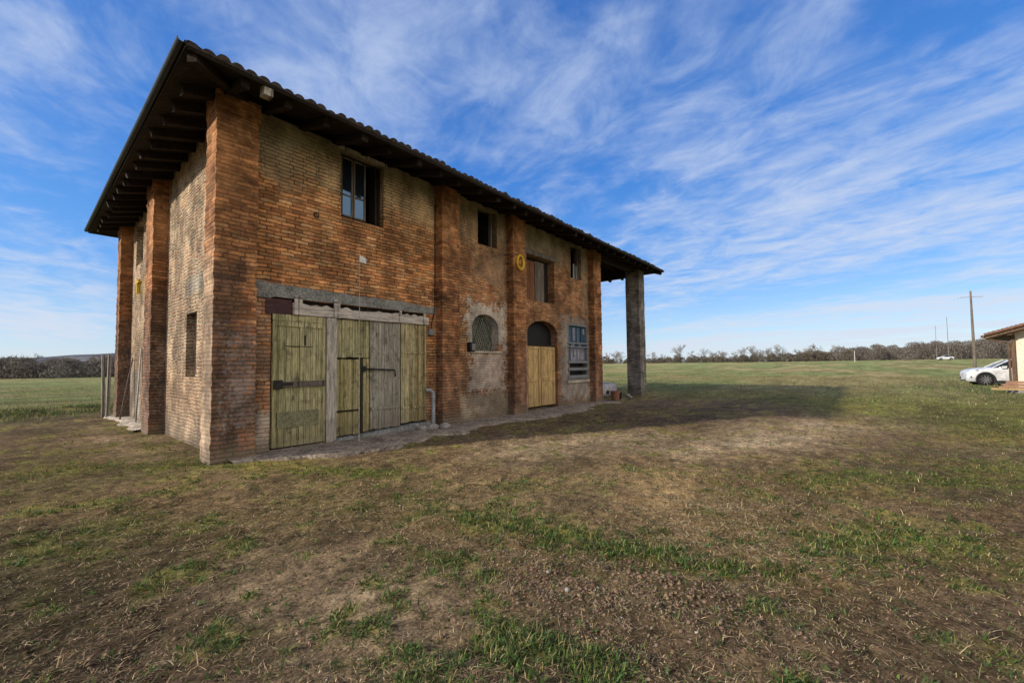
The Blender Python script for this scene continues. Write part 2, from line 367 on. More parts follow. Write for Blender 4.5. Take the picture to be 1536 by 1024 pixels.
#@@HOUSE
H = empty('brick_farmhouse', (0, 0, 0), 'old two-storey brick farmhouse with low tiled roof, open corner porch and weathered plank doors', 'house')
WY, WX = .27, .30            # wall planes stand back from the pilaster faces (y = 0 and x = 0)
LX, LY = 14.1, 10.85
def wall(name, axis, pos, thick, u0, u1, z0, z1, holes, m):
    us = sorted({u0, u1, *[q for h in holes for q in h[:2]]}); zs = sorted({z0, z1, *[q for h in holes for q in h[2:4]]})
    def solid(i, k):
        if not (0 <= i < len(us) - 1 and 0 <= k < len(zs) - 1): return False
        cu = (us[i] + us[i + 1]) / 2; cz = (zs[k] + zs[k + 1]) / 2
        return not any(h[0] < cu < h[1] and h[2] < cz < h[3] for h in holes)
    b = MB(); P = (lambda u, t, z: (u, pos + t, z)) if axis == 1 else (lambda u, t, z: (pos + t, u, z))
    for i in range(len(us) - 1):
        for k in range(len(zs) - 1):
            if not solid(i, k): continue
            a, c, d, e = us[i], us[i + 1], zs[k], zs[k + 1]
            for t in (0, thick): b.add([P(a, t, d), P(c, t, d), P(c, t, e), P(a, t, e)], [(0, 1, 2, 3)])
            for di, dk, q in ((-1, 0, (a, d, a, e)), (1, 0, (c, d, c, e)), (0, -1, (a, d, c, d)), (0, 1, (a, e, c, e))):
                if not solid(i + di, k + dk): b.add([P(q[0], 0, q[1]), P(q[2], 0, q[3]), P(q[2], thick, q[3]), P(q[0], thick, q[1])], [(0, 1, 2, 3)])
    import bmesh
    o = b.build(name, m, H)
    bm = bmesh.new(); bm.from_mesh(o.data); bmesh.ops.remove_doubles(bm, verts=bm.verts, dist=.0005); bmesh.ops.recalc_face_normals(bm, faces=bm.faces); bm.to_mesh(o.data); bm.free()
    return o
def arch_fill(name, u0, u1, spring, top, m, parent, d0, d1):
    n = 12; c = (u0 + u1) / 2; hw = (u1 - u0) / 2; rise = top - spring
    arc = [(c - hw * math.cos(math.pi * k / n), spring + rise * math.sin(math.pi * k / n)) for k in range(n + 1)]
    b = MB()
    for k in range(n):
        (a, za), (e, ze) = arc[k], arc[k + 1]
        b.prism([(a, za), (e, ze), (e, top + .002), (a, top + .002)], 1, d0, d1)
    return b.build(name, m, parent)
T = .38
fh = [(2.39, 3.47, 4.95, 6.45), (1.0, 4.75, -.3, 2.98), (6.72, 7.6, 5.3, 6.45), (6.44, 7.62, 2.05, 3.17), (9.12, 11.0, -.3, 3.2), (9.12, 10.85, 3.88, 5.50), (12.05, 12.9, 5.1, 6.45), (11.74, 13.3, .98, 3.25)]
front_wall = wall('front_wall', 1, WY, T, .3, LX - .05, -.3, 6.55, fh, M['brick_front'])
arch_fill('arch', 6.44, 7.62, 2.75, 3.17, M['brick_front'], front_wall, WY + .002, WY + T - .002)
arch_fill('arch', 9.12, 11.0, 2.75, 3.2, M['brick_front'], front_wall, WY + .002, WY + T - .002)
wall('side_wall', 0, WX, T, WY + T, LY - .3, -.3, 6.55, [(2.32, 3.15, 1.42, 2.83), (8.45, 9.6, 4.95, 6.3)], M['brick_side'])
wall('end_wall', 0, LX - .06 - T, T, WY + T, LY - .35, -.3, 6.55, [], M['brick_front'])
wall('back_wall', 1, LY - .3 - T, T, WX + T, LX - .06 - T, -.3, 6.55, [], M['brick_side'])
MB().box(WX + T, LX - .5, WY + T, LY - .7, -.05, .03).build('floor', M['pave'], H)
# lower-storey ceiling keeps the rooms dark
MB().box(WX + T, LX - .45, WY + T, LY - .69, 3.45, 3.6).build('upper_floor', M['wood_dark'], H)

def pilaster(x0, x1, y0, y1, band=True):
    # brick pier with slightly uneven arrises, and a corbelled head
    b = MB(); n = 78; zs = [-.3 + (6.12 + .3) * k / n for k in range(n + 1)]
    for k, z in enumerate(zs):
        j = [random.uniform(-.012, .009) * (1.6 if random.random() < .12 else 1) for _ in range(4)]; fl = .0 if z > .35 else .01
        b.v += [(x0 - fl + j[0], y0 - fl + j[1], z), (x1 + fl + j[2], y0 - fl + j[1], z), (x1 + fl + j[2], y1, z), (x0 - fl + j[0], y1, z)]
        if k: o = k * 4; b.f += [(o - 4 + i, o - 4 + (i + 1) % 4, o + (i + 1) % 4, o + i) for i in range(4)]
    p = b.build('pilaster', M['brick_pil'], H)
    MB().box(x0 - .022, x1 + .022, y0 - .022, y1, 6.125, 6.485, .004).build('pilaster_head', M['brick_pil'], p)
    return p
pilaster(0, .66, 0, .58)
for a, c in ((5.08, 5.70), (8.07, 8.70)): pilaster(a, c, 0, WY + .05)
pilaster(13.46, LX, 0, .45)
pilaster(0, WX + .05, 5.12, 5.98); pilaster(0, .45, 10.22, LY)
pl = MB()
for k in range(24):
    z = -.3 + 6.78 * k / 23; j = [random.uniform(-.008, .008) for _ in range(3)]
    pl.v += [(17.88 + j[0], -.15 + j[1], z), (18.58 + j[2], -.15 + j[1], z), (18.58 + j[2], .56, z), (17.88 + j[0], .56, z)]
    if k: o = k * 4; pl.f += [(o - 4 + i, o - 4 + (i + 1) % 4, o + (i + 1) % 4, o + i) for i in range(4)]
pl.build('porch_pillar', M['brick_grey'], H)
MB().box(17.88, 18.58, 10.0, 10.7, -.3, 6.48, .01).build('porch_pillar', M['brick_grey'], H)
MB().bar((LX - .3, .2, 6.42), (18.7, .2, 6.42), .26, .30, j=.01).build('porch_beam', M['wood_dark'], H)
MB().bar((18.22, -.1, 6.26), (18.22, 10.9, 6.26), .24, .28, j=.01).build('porch_beam', M['wood_dark'], H)

# roof: hipped, barrel tiles
EX0, EX1, EY0, EY1, EZ, SL = -.67, 18.93, -1.07, 11.6, 6.30, .30
half = (EY1 - EY0) / 2
def slope(length, P, flat_end):
    """P(u, d, h) -> world; barrel tiles run up the slope"""
    pitch = .19; n = int(length / pitch) * 10; V = []; F = []; lv = [0., .02, .25, .6, 1.]
    jit = [random.uniform(-.035, .03) for _ in range(n // 10 + 2)]; jz = [random.uniform(-.018, .016) for _ in range(n // 10 + 2)]
    for i in range(n + 1):
        u = length * i / n; k = int(u / pitch); t = (u / pitch) % 1
        dm = min(u, length - u, half)
        hgt = .055 * math.sqrt(max(0, 1 - ((t - .5) / .42) ** 2)) if abs(t - .5) < .42 else .0
        sag = .05 * (float(fbm(np.array([u * .45]), np.array([length]), 1., 3, 14)[0]) - .5) * 2
        V.append(P(u, -.015, .0 + sag * .5))
        for v in lv: V.append(P(u, v * dm + (jit[k] if v == 0 else 0), .04 + hgt + sag * .6 + (jz[k] if hgt > 0 else 0)))
    c = len(lv) + 1
    for i in range(n):
        for k in range(c - 1): F.append((i * c + k, (i + 1) * c + k, (i + 1) * c + k + 1, i * c + k + 1))
    return V, F
rb = MB()
for L_, P in ((EX1 - EX0, lambda u, d, h: (EX0 + u, EY0 + d, EZ + SL * max(d, 0) + h)), (EX1 - EX0, lambda u, d, h: (EX0 + u, EY1 - d, EZ + SL * max(d, 0) + h)),
              (EY1 - EY0, lambda u, d, h: (EX0 + d, EY0 + u, EZ + SL * max(d, 0) + h)), (EY1 - EY0, lambda u, d, h: (EX1 - d, EY0 + u, EZ + SL * max(d, 0) + h))):
    rb.add(*slope(L_, P, 0))
roof = rb.build('roof', M['tile'], H, smooth=False)
rz = EZ + SL * half + .16
hb = MB()
rdg = [(EX0 + half, EY0 + half, rz - .02), (EX1 - half, EY0 + half, rz - .02)]
hb.tube(rdg, .11, 8)
for e, c in (((EX0, EY0), 0), ((EX0, EY1), 0), ((EX1, EY0), 1), ((EX1, EY1), 1)):
    b = Vector(rdg[c]); a = Vector((e[0], e[1], EZ + .045)); a = a + (b - a) * .008
    hb.tube([a + (b - a) * (k / 20) + Vector((0, 0, random.uniform(-.01, .01))) for k in range(21)], [.055] + [.085] * 20, 8)
hb.build('hip_tiles', M['tile'], roof)
ub = MB()    # underside boarding
def rect(d, dz): return [(EX0 + d, EY0 + d, EZ + SL * d + dz), (EX1 - d, EY0 + d, EZ + SL * d + dz), (EX1 - d, EY1 - d, EZ + SL * d + dz), (EX0 + d, EY1 - d, EZ + SL * d + dz)]
for dz, fl in ((-.03, 0), (.03, 1)):
    ub.v += rect(.0, dz) + rect(half - .02, dz)
ub.f += [(i, (i + 1) % 4, 4 + (i + 1) % 4, 4 + i) for i in range(4)] + [(8 + i, 8 + (i + 1) % 4, 12 + (i + 1) % 4, 12 + i) for i in range(4)] + [(i, (i + 1) % 4, 8 + (i + 1) % 4, 8 + i) for i in range(4)]
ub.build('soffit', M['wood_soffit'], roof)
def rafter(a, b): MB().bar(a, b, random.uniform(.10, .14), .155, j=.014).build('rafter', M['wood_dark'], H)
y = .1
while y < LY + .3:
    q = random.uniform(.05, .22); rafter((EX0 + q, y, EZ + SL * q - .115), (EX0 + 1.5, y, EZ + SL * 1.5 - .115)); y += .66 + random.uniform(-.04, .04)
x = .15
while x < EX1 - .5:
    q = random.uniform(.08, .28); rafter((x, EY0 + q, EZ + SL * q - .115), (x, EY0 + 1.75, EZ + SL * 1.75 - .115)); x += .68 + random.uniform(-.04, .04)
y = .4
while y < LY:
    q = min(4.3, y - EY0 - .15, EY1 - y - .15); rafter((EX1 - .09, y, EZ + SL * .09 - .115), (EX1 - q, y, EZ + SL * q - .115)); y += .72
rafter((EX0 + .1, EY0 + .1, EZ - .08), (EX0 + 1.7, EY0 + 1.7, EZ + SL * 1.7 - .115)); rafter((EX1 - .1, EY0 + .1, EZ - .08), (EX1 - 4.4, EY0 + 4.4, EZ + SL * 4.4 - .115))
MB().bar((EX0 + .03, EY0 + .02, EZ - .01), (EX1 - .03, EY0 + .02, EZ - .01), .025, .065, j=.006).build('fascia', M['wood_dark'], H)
gb = MB(); n = 10; gy = [EY0 - .02, EY0 + 3., EY0 + 6, EY0 + 9., EY1 + .02]
pr = [(-.058 * math.cos(math.pi * k / n), -.055 * math.sin(math.pi * k / n)) for k in range(n + 1)] + [(.049 * math.cos(math.pi * k / n), -.049 * math.sin(math.pi * k / n)) for k in range(n + 1)]
for i, yy in enumerate(gy):
    gb.v += [(EX0 - .045 + q[0], yy, EZ + .055 + q[1] + (0, -.008, .004, -.006, 0)[i]) for q in pr]
    if i: o = i * len(pr); gb.f += [(o - len(pr) + k, o - len(pr) + (k + 1) % len(pr), o + (k + 1) % len(pr), o + k) for k in range(len(pr))]
gb.f += [tuple(range(len(pr))), tuple(range(4 * len(pr), 5 * len(pr)))]
gb.build('gutter', M['gutter'], H)
MB().bar((.45, -1.03, EZ - .10), (.45, -.82, EZ - .06), .13, .15, j=.01).build('rafter_end', M['wood_grey'], H)
#@@OPENINGS
# lintel band of grey cement, deliberately uneven
lb = MB(); n = 44; 
for k in range(n + 1):
    xx = .66 + (5.06 - .66) * k / n; up = 3.25 - .05 * k / n + .05 * (float(fbm(np.array([k * .35]), np.array([2.]), 1., 3, 6)[0]) - .5) * 2 + random.uniform(-.012, .012); lo = 2.985 if xx > .98 else 2.95
    yy = WY - .022 + random.uniform(-.006, .006)
    lb.v += [(xx, yy, lo), (xx, yy, up), (xx, WY + .05, up), (xx, WY + .05, lo)]
    if k: o = 4 * k; lb.f += [(o - 4 + i, o - 4 + (i + 1) % 4, o + (i + 1) % 4, o + i) for i in range(4)]
lb.build('lintel', M['cement'], H)
MB().box(.90, 1.375, WY - .03, WY + .02, 2.655, 2.95, .006).build('board', M['wood_maroon'], H)['label'] = 'dark maroon board above the left plank door'
bmn = MB(); n = 30
for k in range(n + 1):
    xx = 1.385 + (4.80 - 1.385) * k / n; up = 2.88 + random.uniform(-.03, .05)
    bmn.v += [(xx, WY - .05, 2.665 + .02 * k / n), (xx, WY - .05, up), (xx, WY + .12, up), (xx, WY + .12, 2.665 + .02 * k / n)]
    if k: o = 4 * k; bmn.f += [(o - 4 + i, o - 4 + (i + 1) % 4, o + (i + 1) % 4, o + i) for i in range(4)]
bmn.f += [(0, 1, 2, 3), tuple(n * 4 + i for i in range(4))]
beam = bmn.build('door_beam', M['wood_greyh'], H)
for xx, ww, a, c in ((1.40, .07, 2.66, 3.06), (1.49, .06, 2.66, 3.06), (2.22, .075, 2.66, 3.05), (2.30, .05, 2.66, 3.03), (3.88, .05, 2.72, 2.98), (4.62, .05, 2.70, 2.98)):
    MB().box(xx, xx + ww, WY - .085, WY - .052, a, c, .006).build('cleat', M['wood_greyh'], beam)
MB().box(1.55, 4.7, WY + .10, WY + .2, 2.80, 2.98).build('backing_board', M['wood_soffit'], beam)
def leaf(name, x0, x1, z0, z1, yy, m, pw, jit=.010, drop=0.):
    b = MB(); x = x0
    while x < x1 - .02:
        w = min(pw, x1 - x); dj = random.uniform(-jit, jit)
        b.bev(x + .003, x + w - .003, yy + dj, yy + .035 + dj, z0 + random.uniform(0, .02) + drop * (x - x0), z1 - random.uniform(0, .012), .005); x += w
    return b.build(name, m, H)
dA = leaf('plank_door', 1.02, 2.05, .06, 2.52, WY - .005, M['door_green'], .128)
dA['label'] = 'left grey-green plank door with iron strap'
b = MB(); b.box(1.02, 2.06, WY - .03, WY - .008, 2.525, 2.655, .005); b.box(1.03, 1.09, WY - .03, WY - .009, .06, 2.52, .004); b.box(1.985, 2.055, WY - .03, WY - .009, .06, 2.52, .004); b.box(1.09, 1.985, WY - .027, WY - .009, 2.42, 2.52, .004); b.box(1.09, 1.985, WY - .027, WY - .009, .06, .16, .004)
b.build('door_frame', M['door_green'], dA)
MB().box(1.04, 2.04, WY - .055, WY - .031, 1.22, 1.33, .006).build('brace', M['wood_mid'], dA)
MB().box(1.03, 1.20, WY - .07, WY - .056, 1.19, 1.36, .004).box(1.20, 1.40, WY - .065, WY - .056, 1.25, 1.31, .003).build('hinge', M['iron'], dA)
MB().box(1.12, 1.93, WY - .022, WY - .012, .42, .74, .003).build('patch_board', simple('dark_green_patch', (.19, .185, .105), .85, .3, 3, c2=(.125, .12, .07)), dA)
for zz in (2.0, 2.01): pass
MB().box(1.25, 1.80, WY - .018, WY - .012, 2.02, 2.035, .002).box(1.62, 1.66, WY - .018, WY - .012, 2.05, 2.26, .003).build('bolt', M['iron'], dA)
MB().box(2.075, 2.285, WY - .06, WY + .10, -.05, 2.655, .008).build('door_post', M['wood_grey'], H)
dB = leaf('plank_door', 2.30, 2.92, .10, 1.78, WY + .0, M['door_green2'], .10); dB['label'] = 'small olive wicket door with dark gap beside it'
MB().box(2.31, 2.90, WY - .02, WY - .006, .62, .66, .003).build('brace', M['wood_soffit'], dB)
MB().box(2.86, 2.91, WY - .03, WY - .006, .12, 1.77, .003).build('latch_edge', M['iron'], dB)
leaf('door_panel', 2.30, 3.10, 1.80, 2.66, WY + .01, M['door_green'], .13)
leaf('door_panel', 2.95, 3.11, .12, 1.795, WY + .015, M['door_green2'], .08)
dC = leaf('plank_door', 3.12, 3.94, .14, 2.67, WY + .005, M['door_grey'], .075); dC['label'] = 'middle grey slatted door leaf with iron bolt'
MB().tube([(2.92, WY - .04, 1.56), (3.76, WY - .04, 1.52), (3.78, WY - .045, 1.36)], .02, 6).build('bolt', M['iron'], dC)
MB().box(2.90, 3.0, WY - .045, WY - .002, 1.50, 1.62, .003).build('bolt_plate', M['iron'], dC)
MB().box(3.14, 3.92, WY - .02, WY - .004, .60, .66, .003).build('brace', M['door_grey'], dC)
dD = leaf('plank_door', 3.96, 4.74, .20, 2.68, WY - .01, M['door_yel'], .10); dD['label'] = 'right yellowish plank door leaf with stained foot'
for q in (1.92, .55): MB().box(3.97, 4.73, WY - .028, WY - .016, q, q + .05, .003).build('brace', M['door_yel'], dD)
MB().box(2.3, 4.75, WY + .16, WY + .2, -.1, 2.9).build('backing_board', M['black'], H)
tb = MB(); n = 36
for k in range(n + 1):
    xx = .98 + (4.95 - .98) * k / n; up = (.03 if xx < 2.3 else .07 + .10 * (xx - 2.3) / 2.4) + random.uniform(-.014, .014); o_ = random.uniform(-.03, .03)
    tb.v += [(xx, WY - .16 + o_, -.2), (xx, WY - .12 + o_, up - .02), (xx, WY - .085, up), (xx, WY + .3, up), (xx, WY + .3, -.2)]
    if k: o = 5 * k; tb.f += [(o - 5 + i, o - 5 + (i + 1) % 5, o + (i + 1) % 5, o + i) for i in range(5)]
tb.build('threshold', M['cement'], H)
# upper window with two glazed casements, right bay open and dark
def bars(b, x0, x1, z0, z1, yy, w=.05, d=.05):
    for q in ((x0, x0 + w, z0, z1), (x1 - w, x1, z0, z1), (x0 + w, x1 - w, z0, z0 + w), (x0 + w, x1 - w, z1 - w, z1)): b.box(q[0], q[1], yy, yy + d, q[2], q[3], .003)
wn = MB(); bars(wn, 2.395, 3.465, 4.955, 6.445, WY + .16, .06, .09); win = wn.build('window', M['wood_soffit'], H); win['label'] = 'upper window with two glazed casements above the big doors'
for x0, x1 in ((2.46, 2.74), (2.76, 3.06)):
    b = MB(); bars(b, x0, x1, 5.02, 6.38, WY + .12, .035, .04); b.box(x0 + .035, x1 - .035, WY + .122, WY + .155, 5.50, 5.535, .002); b.build('casement', M['wood_mid'], win)
    MB().box(x0 + .03, x1 - .03, WY + .138, WY + .144, 5.05, 6.36).build('pane', M['glass'], win)
MB().box(3.30, 3.345, WY + .10, WY + .4, 5.0, 6.4, .004).build('casement', M['wood_soffit'], win)
MB().bar((2.3, WY + .01, 6.50), (3.56, WY + .01, 6.50), .06, .09, j=.006).build('window_lintel', M['wood_grey'], win)
for (a, c, z0, z1) in ((6.72, 7.6, 5.3, 6.45), (12.05, 12.9, 5.1, 6.45)):
    b = MB(); bars(b, a + .005, c - .005, z0 + .005, z1 - .005, WY + .2, .05, .06); w_ = b.build('window', M['wood_soffit'], H)
    MB().box(c - .20, c - .15, WY + .08, WY + .2, z0 + .02, z1 - .05, .004).build('shutter', M['wood_mid'], w_)
    w_['label'] = 'open unglazed upper window between brick pilasters' if a < 8 else 'small dark upper window beside the porch'
MB().box(12.42, 12.5, WY + .1, WY + .14, 5.12, 5.75, .004).box(12.62, 12.68, WY + .1, WY + .14, 5.12, 5.7, .004).build('slat', M['pipe'], H)
# arched window with chicken wire
aw = MB(); aw.box(6.44, 7.62, WY + .30, WY + .34, 2.05, 3.17); aw = aw.build('arched_window', simple('dark_green_board', (.05, .06, .035), .9, .4, 5), H); aw['label'] = 'arched window closed with torn wire netting'  # dark greenish board set back behind the netting
wm = MB(); wr = random.Random(3)
for k in range(-9, 16):
    for s_ in (1, -1):
        pts = []
        for i in range(24):
            t = i / 23; z = 2.07 + t * 1.0; x = 6.44 + k * .085 + s_ * (t * .42) + .022 * (1 if i % 2 else -1) + wr.uniform(-.006, .006)
            c_ = 7.03; zz = 2.75 + .42 * math.sqrt(max(0, 1 - ((x - c_) / .59) ** 2))
            if 6.45 < x < 7.61 and z < zz: pts.append((x, WY + .10 + wr.uniform(-.012, .012) + .03 * math.sin(x * 5), z))
            elif len(pts) > 1: break
        if len(pts) > 2 and wr.random() > .18: wm.tube(pts, .0055, 3, False)
wm.build('wire_netting', simple('galvanised_wire', (.50, .49, .44), .6, .2), aw)
MB().box(6.36, 7.72, WY - .05, WY + .1, 1.98, 2.048, .01).build('sill', M['cement_pale'], aw)
# meter box, junction box and cable, wall ring, yellow ring
mbx = MB().bev(6.24, 6.47, WY - .12, WY + .01, 2.02, 2.29, .01).build('meter_box', M['black'], H)
MB().bev(6.31, 6.46, WY - .133, WY - .122, 2.05, 2.25, .004).build('meter_cover', M['greyboard'], mbx)
jb = MB().bev(4.80, 4.96, WY - .09, WY + .01, 2.42, 2.58, .01).build('junction_box', M['greyboard'], H)
MB().tube([(4.88, WY - .05, 2.58), (4.89, WY - .06, 2.75), (4.98, WY - .03, 2.95), (5.03, WY - .02, 3.2), (5.05, WY - .015, 6.2)], .012, 5).build('cable', M['black'], jb)
def ring(c, r_, w, ax, n=20, sc=(1, 1)):
    c = Vector(c); b = MB(); pts = []
    for k in range(n + 1):
        a = 2 * math.pi * k / n; q = (r_ * math.cos(a) * sc[0], r_ * math.sin(a) * sc[1]); pts.append(c + (Vector((q[0], 0, q[1])) if ax == 1 else Vector((0, q[0], q[1]))))
    return b.tube(pts, w, 6, False)
ring((1.83, WY - .05, 4.80), .05, .013, 1).tube([(1.83, WY + .02, 4.85), (1.83, WY - .05, 4.85)], .012, 6).build('wall_ring', M['iron'], H)
ring((8.40, -.04, 4.98), .17, .042, 1, sc=(1, 1.35)).build('wall_ring', M['yellow'], H)['label'] = 'yellow oval ring on a brick pilaster'
MB().box(WX - .08, WX + .02, 8.78, 8.84, 3.98, 4.42, .004).box(WX - .08, WX + .02, 8.6, 9.1, 4.3, 4.36, .004).build('bracket', M['yellow'], H)
# arched doorway: tan double doors, dark fanlight
for a, c in ((9.15, 10.03), (10.07, 10.97)):
    d = MB(); d.bev(a, c, WY + .12, WY + .16, .12, 2.28, .006); d = d.build('plank_door', M['door_tan'], H); d['label'] = 'tan boarded door leaf in arched doorway'
    b = MB(); bars(b, a + .01, c - .01, .13, 2.27, WY + .10, .09, .018); b.box(a + .1, c - .1, WY + .10, WY + .118, 1.02, 1.12, .003); b.build('door_frame', M['door_tan'], d)
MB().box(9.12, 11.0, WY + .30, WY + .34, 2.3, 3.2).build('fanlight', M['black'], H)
MB().box(9.12, 11.0, WY + .08, WY + .2, 2.285, 2.34, .005).build('transom', M['wood_soffit'], H)
# loft door in its niche
MB().box(9.14, 9.88, WY + .22, WY + .27, 3.9, 5.36, .004).build('loft_door', M['wood_red'], H)
MB().box(9.91, 10.46, WY + .20, WY + .25, 3.9, 5.40, .006).build('loft_shutter', M['wood_mid'], H)
MB().box(9.0, 10.98, WY - .03, WY + .12, 5.505, 5.66, .01).build('lintel', M['wood_mid'], H)
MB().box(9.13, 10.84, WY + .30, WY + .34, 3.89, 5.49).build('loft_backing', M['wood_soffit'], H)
# blue boarded window with slats
bw = MB(); bars(bw, 11.75, 13.29, 1.0, 3.24, WY - .01, .07, .12); bw = bw.build('boarded_window', M['greyboard'], H); bw['label'] = 'ground floor window filled with faded blue panels above grey slats'
MB().box(11.82, 13.22, WY + .10, WY + .13, 2.32, 3.17).build('panel', M['blue'], bw)
MB().box(11.82, 13.22, WY + .10, WY + .13, 1.72, 2.30).build('panel', M['lilac'], bw)
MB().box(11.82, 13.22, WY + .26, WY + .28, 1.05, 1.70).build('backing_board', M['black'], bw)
for zz, w_ in ((2.46, .06), (2.31, .05), (1.70, .08), (1.42, .12), (1.12, .12)): MB().box(11.70, 13.32, WY - .045, WY - .012, zz - w_ / 2, zz + w_ / 2, .006).build('rail', M['greyboard'], bw)
for xx, w_, z0, z1, mm in ((11.9, .05, 2.5, 3.15, 'greyboard'), (12.3, .16, 2.55, 3.1, 'lilac'), (12.62, .06, 2.5, 3.12, 'greyboard'), (12.92, .05, 2.5, 3.15, 'blue'), (13.08, .12, 2.85, 3.1, 'lilac'), (12.0, .05, 1.75, 2.44, 'blue'),
                           (12.22, .22, 2.34, 2.43, 'pipe'), (12.75, .2, 2.34, 2.43, 'lilac'), (12.36, .12, 1.95, 2.22, 'pipe'), (12.62, .07, 1.8, 2.25, 'pipe'), (12.9, .22, 1.8, 1.9, 'pipe')):
    MB().box(xx - w_ / 2, xx + w_ / 2, WY + .06, WY + .098, z0, z1, .006).build('slat', M[mm], bw)
MB().box(11.65, 13.35, WY - .06, WY + .05, .88, .975, .012).build('sill', M['cement_pale'], bw)
# side wall windows
sw = MB(); 
for q in ((2.33, 2.38, 1.43, 2.82), (3.09, 3.14, 1.43, 2.82), (2.38, 3.09, 1.43, 1.48), (2.38, 3.09, 2.77, 2.82), (2.70, 2.75, 1.48, 2.77)): sw.box(WX + .16, WX + .22, q[0], q[1], q[2], q[3], .003)
sw = sw.build('window', M['wood_grey'], H); sw['label'] = 'narrow side window with grey frame on the sunlit wall'
MB().box(WX + .19, WX + .196, 2.36, 3.1, 1.46, 2.8).build('pane', M['glass'], sw)
MB().box(WX + .24, WX + .26, 8.46, 9.59, 4.96, 6.29).build('window', M['wood_grey'], H)['label'] = 'upper side window under the eave, shuttered'
# vent pipe at the foot of the pilaster
MB().tube([(4.86, .12, -.1), (4.86, .12, .86), (4.84, .125, .93), (4.78, .14, .97), (4.68, .2, .985)], [.045] * 5, 10).build('vent_pipe', M['pipe'], H)

#@@GROUND
def hgt(x, y):
    d = np.hypot(x + 2.1, y + 8.35)
    lo = (fbm(x, y, .35, 3, 1) - .5) * .16 + (fbm(x, y, 1.7, 3, 5) - .5) * .06
    fi = (fbm(x, y, 6., 4, 9, .65) - .5) * .075 * np.clip(1.4 - d / 14, 0, 1)
    # fades out where the building stands
    bx = np.maximum(np.maximum(-x - .2, x - 18.8), 0); by = np.maximum(np.maximum(-y - .0, y - 11), 0); db = np.hypot(bx, by)
    k = .12 + .88 * ss(db, 0, 2.2)
    far = 1.9 * ss(x, 60, 250) + (fbm(x, y, .02, 2, 4) - .5) * .8 * ss(d, 30, 120)
    rim = .14 * np.exp(-((y - 15.2 - .12 * x) / .9) ** 2) * ss(-x, -3, 1)
    return lo * k + fi * k + far + rim - .02
def blob(x, y, ax, ay, bx, by, w):    # soft capsule from a to b
    dx, dy = bx - ax, by - ay; L2 = dx * dx + dy * dy + 1e-9
    t = np.clip(((x - ax) * dx + (y - ay) * dy) / L2, 0, 1)
    return np.exp(-(((x - ax - t * dx) ** 2 + (y - ay - t * dy) ** 2) / (1.5 * w * w)) ** .8)
def masks(x, y):
    n1 = fbm(x, y, .8, 4, 11); n2 = fbm(x, y, 3.2, 4, 21); n3 = fbm(x, y, .22, 3, 31)
    u = n1 * .55 + n2 * .45
    d = np.hypot(x + 2.1, y + 8.35)
    gr = np.zeros_like(x)
    for q, k in (((-.30, .3, -.28, 4.8, .16), .55), ((.2, -.28, .95, -.42, .14), .85), ((5.1, -.35, 8.2, -.75, .22), .4), ((8.8, -.9, 13.5, -.6, .3), .4), ((1.04, -5.07, 1.25, -6.3, .22), .9), ((1.25, -6.3, 1.55, -7.5, .2), 1.), ((4.9, -7.9, 5.3, -8.1, .45), .8), ((5.6, -8.4, 6.2, -9.9, .45), .9), ((2.5, -8.0, 3.3, -8.8, .34), .85),
                 ((-.23, -6.72, -.12, -7.22, .13), 1.), ((.17, -5.4, .2, -5.7, .22), .6), ((-1.9, 1.6, .1, .15, .45), .8), ((.25, -.5, 1.5, -2.6, .32), .75), ((1.7, -7.8, 1.8, -8.0, .16), .7),
                 ((7.2, -10.2, 9.5, -11.5, .9), .7), ((1.0, -7.75, 1.2, -7.9, .12), .6), ((.9, -3.9, 1.2, -4.3, .3), .5), ((-1.7, -2.6, -1.2, -2.2, .4), .35), ((2.2, -4.6, 2.6, -5.2, .2), .4), ((-.6, -2.0, .3, -3.0, .3), .35)):
        gr = np.maximum(gr, k * blob(x, y, *q))
    right = ss(x * .55 - y * .85, 12.4, 16.5) * .85           # lawn to the right
    fld = np.maximum(ss(x, 15.5, 20) * ss(-y - .75 * 0, -40, 8) , ss(y, 12.5, 15.5)) * .9
    gr = np.maximum(np.maximum(gr, right), fld)
    n4 = fbm(x, y, 9., 3, 61)
    loc = gr * (1 - np.maximum(right, fld))
    gr = np.clip(gr * .95 + (u - .5) * 1.5 * ss(gr, .02, .3) + (n4 - .52) * 1.6 * ss(loc, .03, .5), 0, 1)
    gr = np.maximum(gr, ss(n2 + n1 * .4, .76, .92) * .55)
    st = np.maximum(np.maximum(.95 * blob(x, y, 3.5, -6.3, 2.3, -7.4, .75), .55 * blob(x, y, 1.2, -3.3, 3.2, -5.2, .8)), .5 * blob(x, y, -.3, -2.2, 1.5, -4.5, 1.))
    st = np.clip(st + (n1 - .45) * 1.1 * ss(d, 0, 6), 0, 1) * (1 - gr)
    pale = np.maximum(np.maximum(.9 * blob(x, y, 6.5, -5.8, 11.5, -8.6, 1.2), .8 * blob(x, y, 4.2, -3.4, 7.5, -5.2, 1.0)), .7 * blob(x, y, -1.0, -4.6, -.3, -6.0, .45))
    pale = np.maximum(pale, .6 * blob(x, y, -.5, .8, -.6, 8., .5))
    pale = np.clip(pale + (n2 - .5) * .9 * ss(pale, .03, .3), 0, 1) * (1 - gr * .8)
    dark = np.maximum(.85 * blob(x, y, -2.6, -2.6, -1.9, -4.8, 1.15), .5 * blob(x, y, .5, -6.7, .9, -7.2, .35))
    dark = np.maximum(dark, .5 * blob(x, y, .9, -8.6, 1.9, -9.4, .5)); dark = np.clip(dark + (n1 - .5) * .9, 0, 1)
    return gr, st, pale, dark, n1, n2, n3, d
C = lambda *a: np.array(a)[None, :]
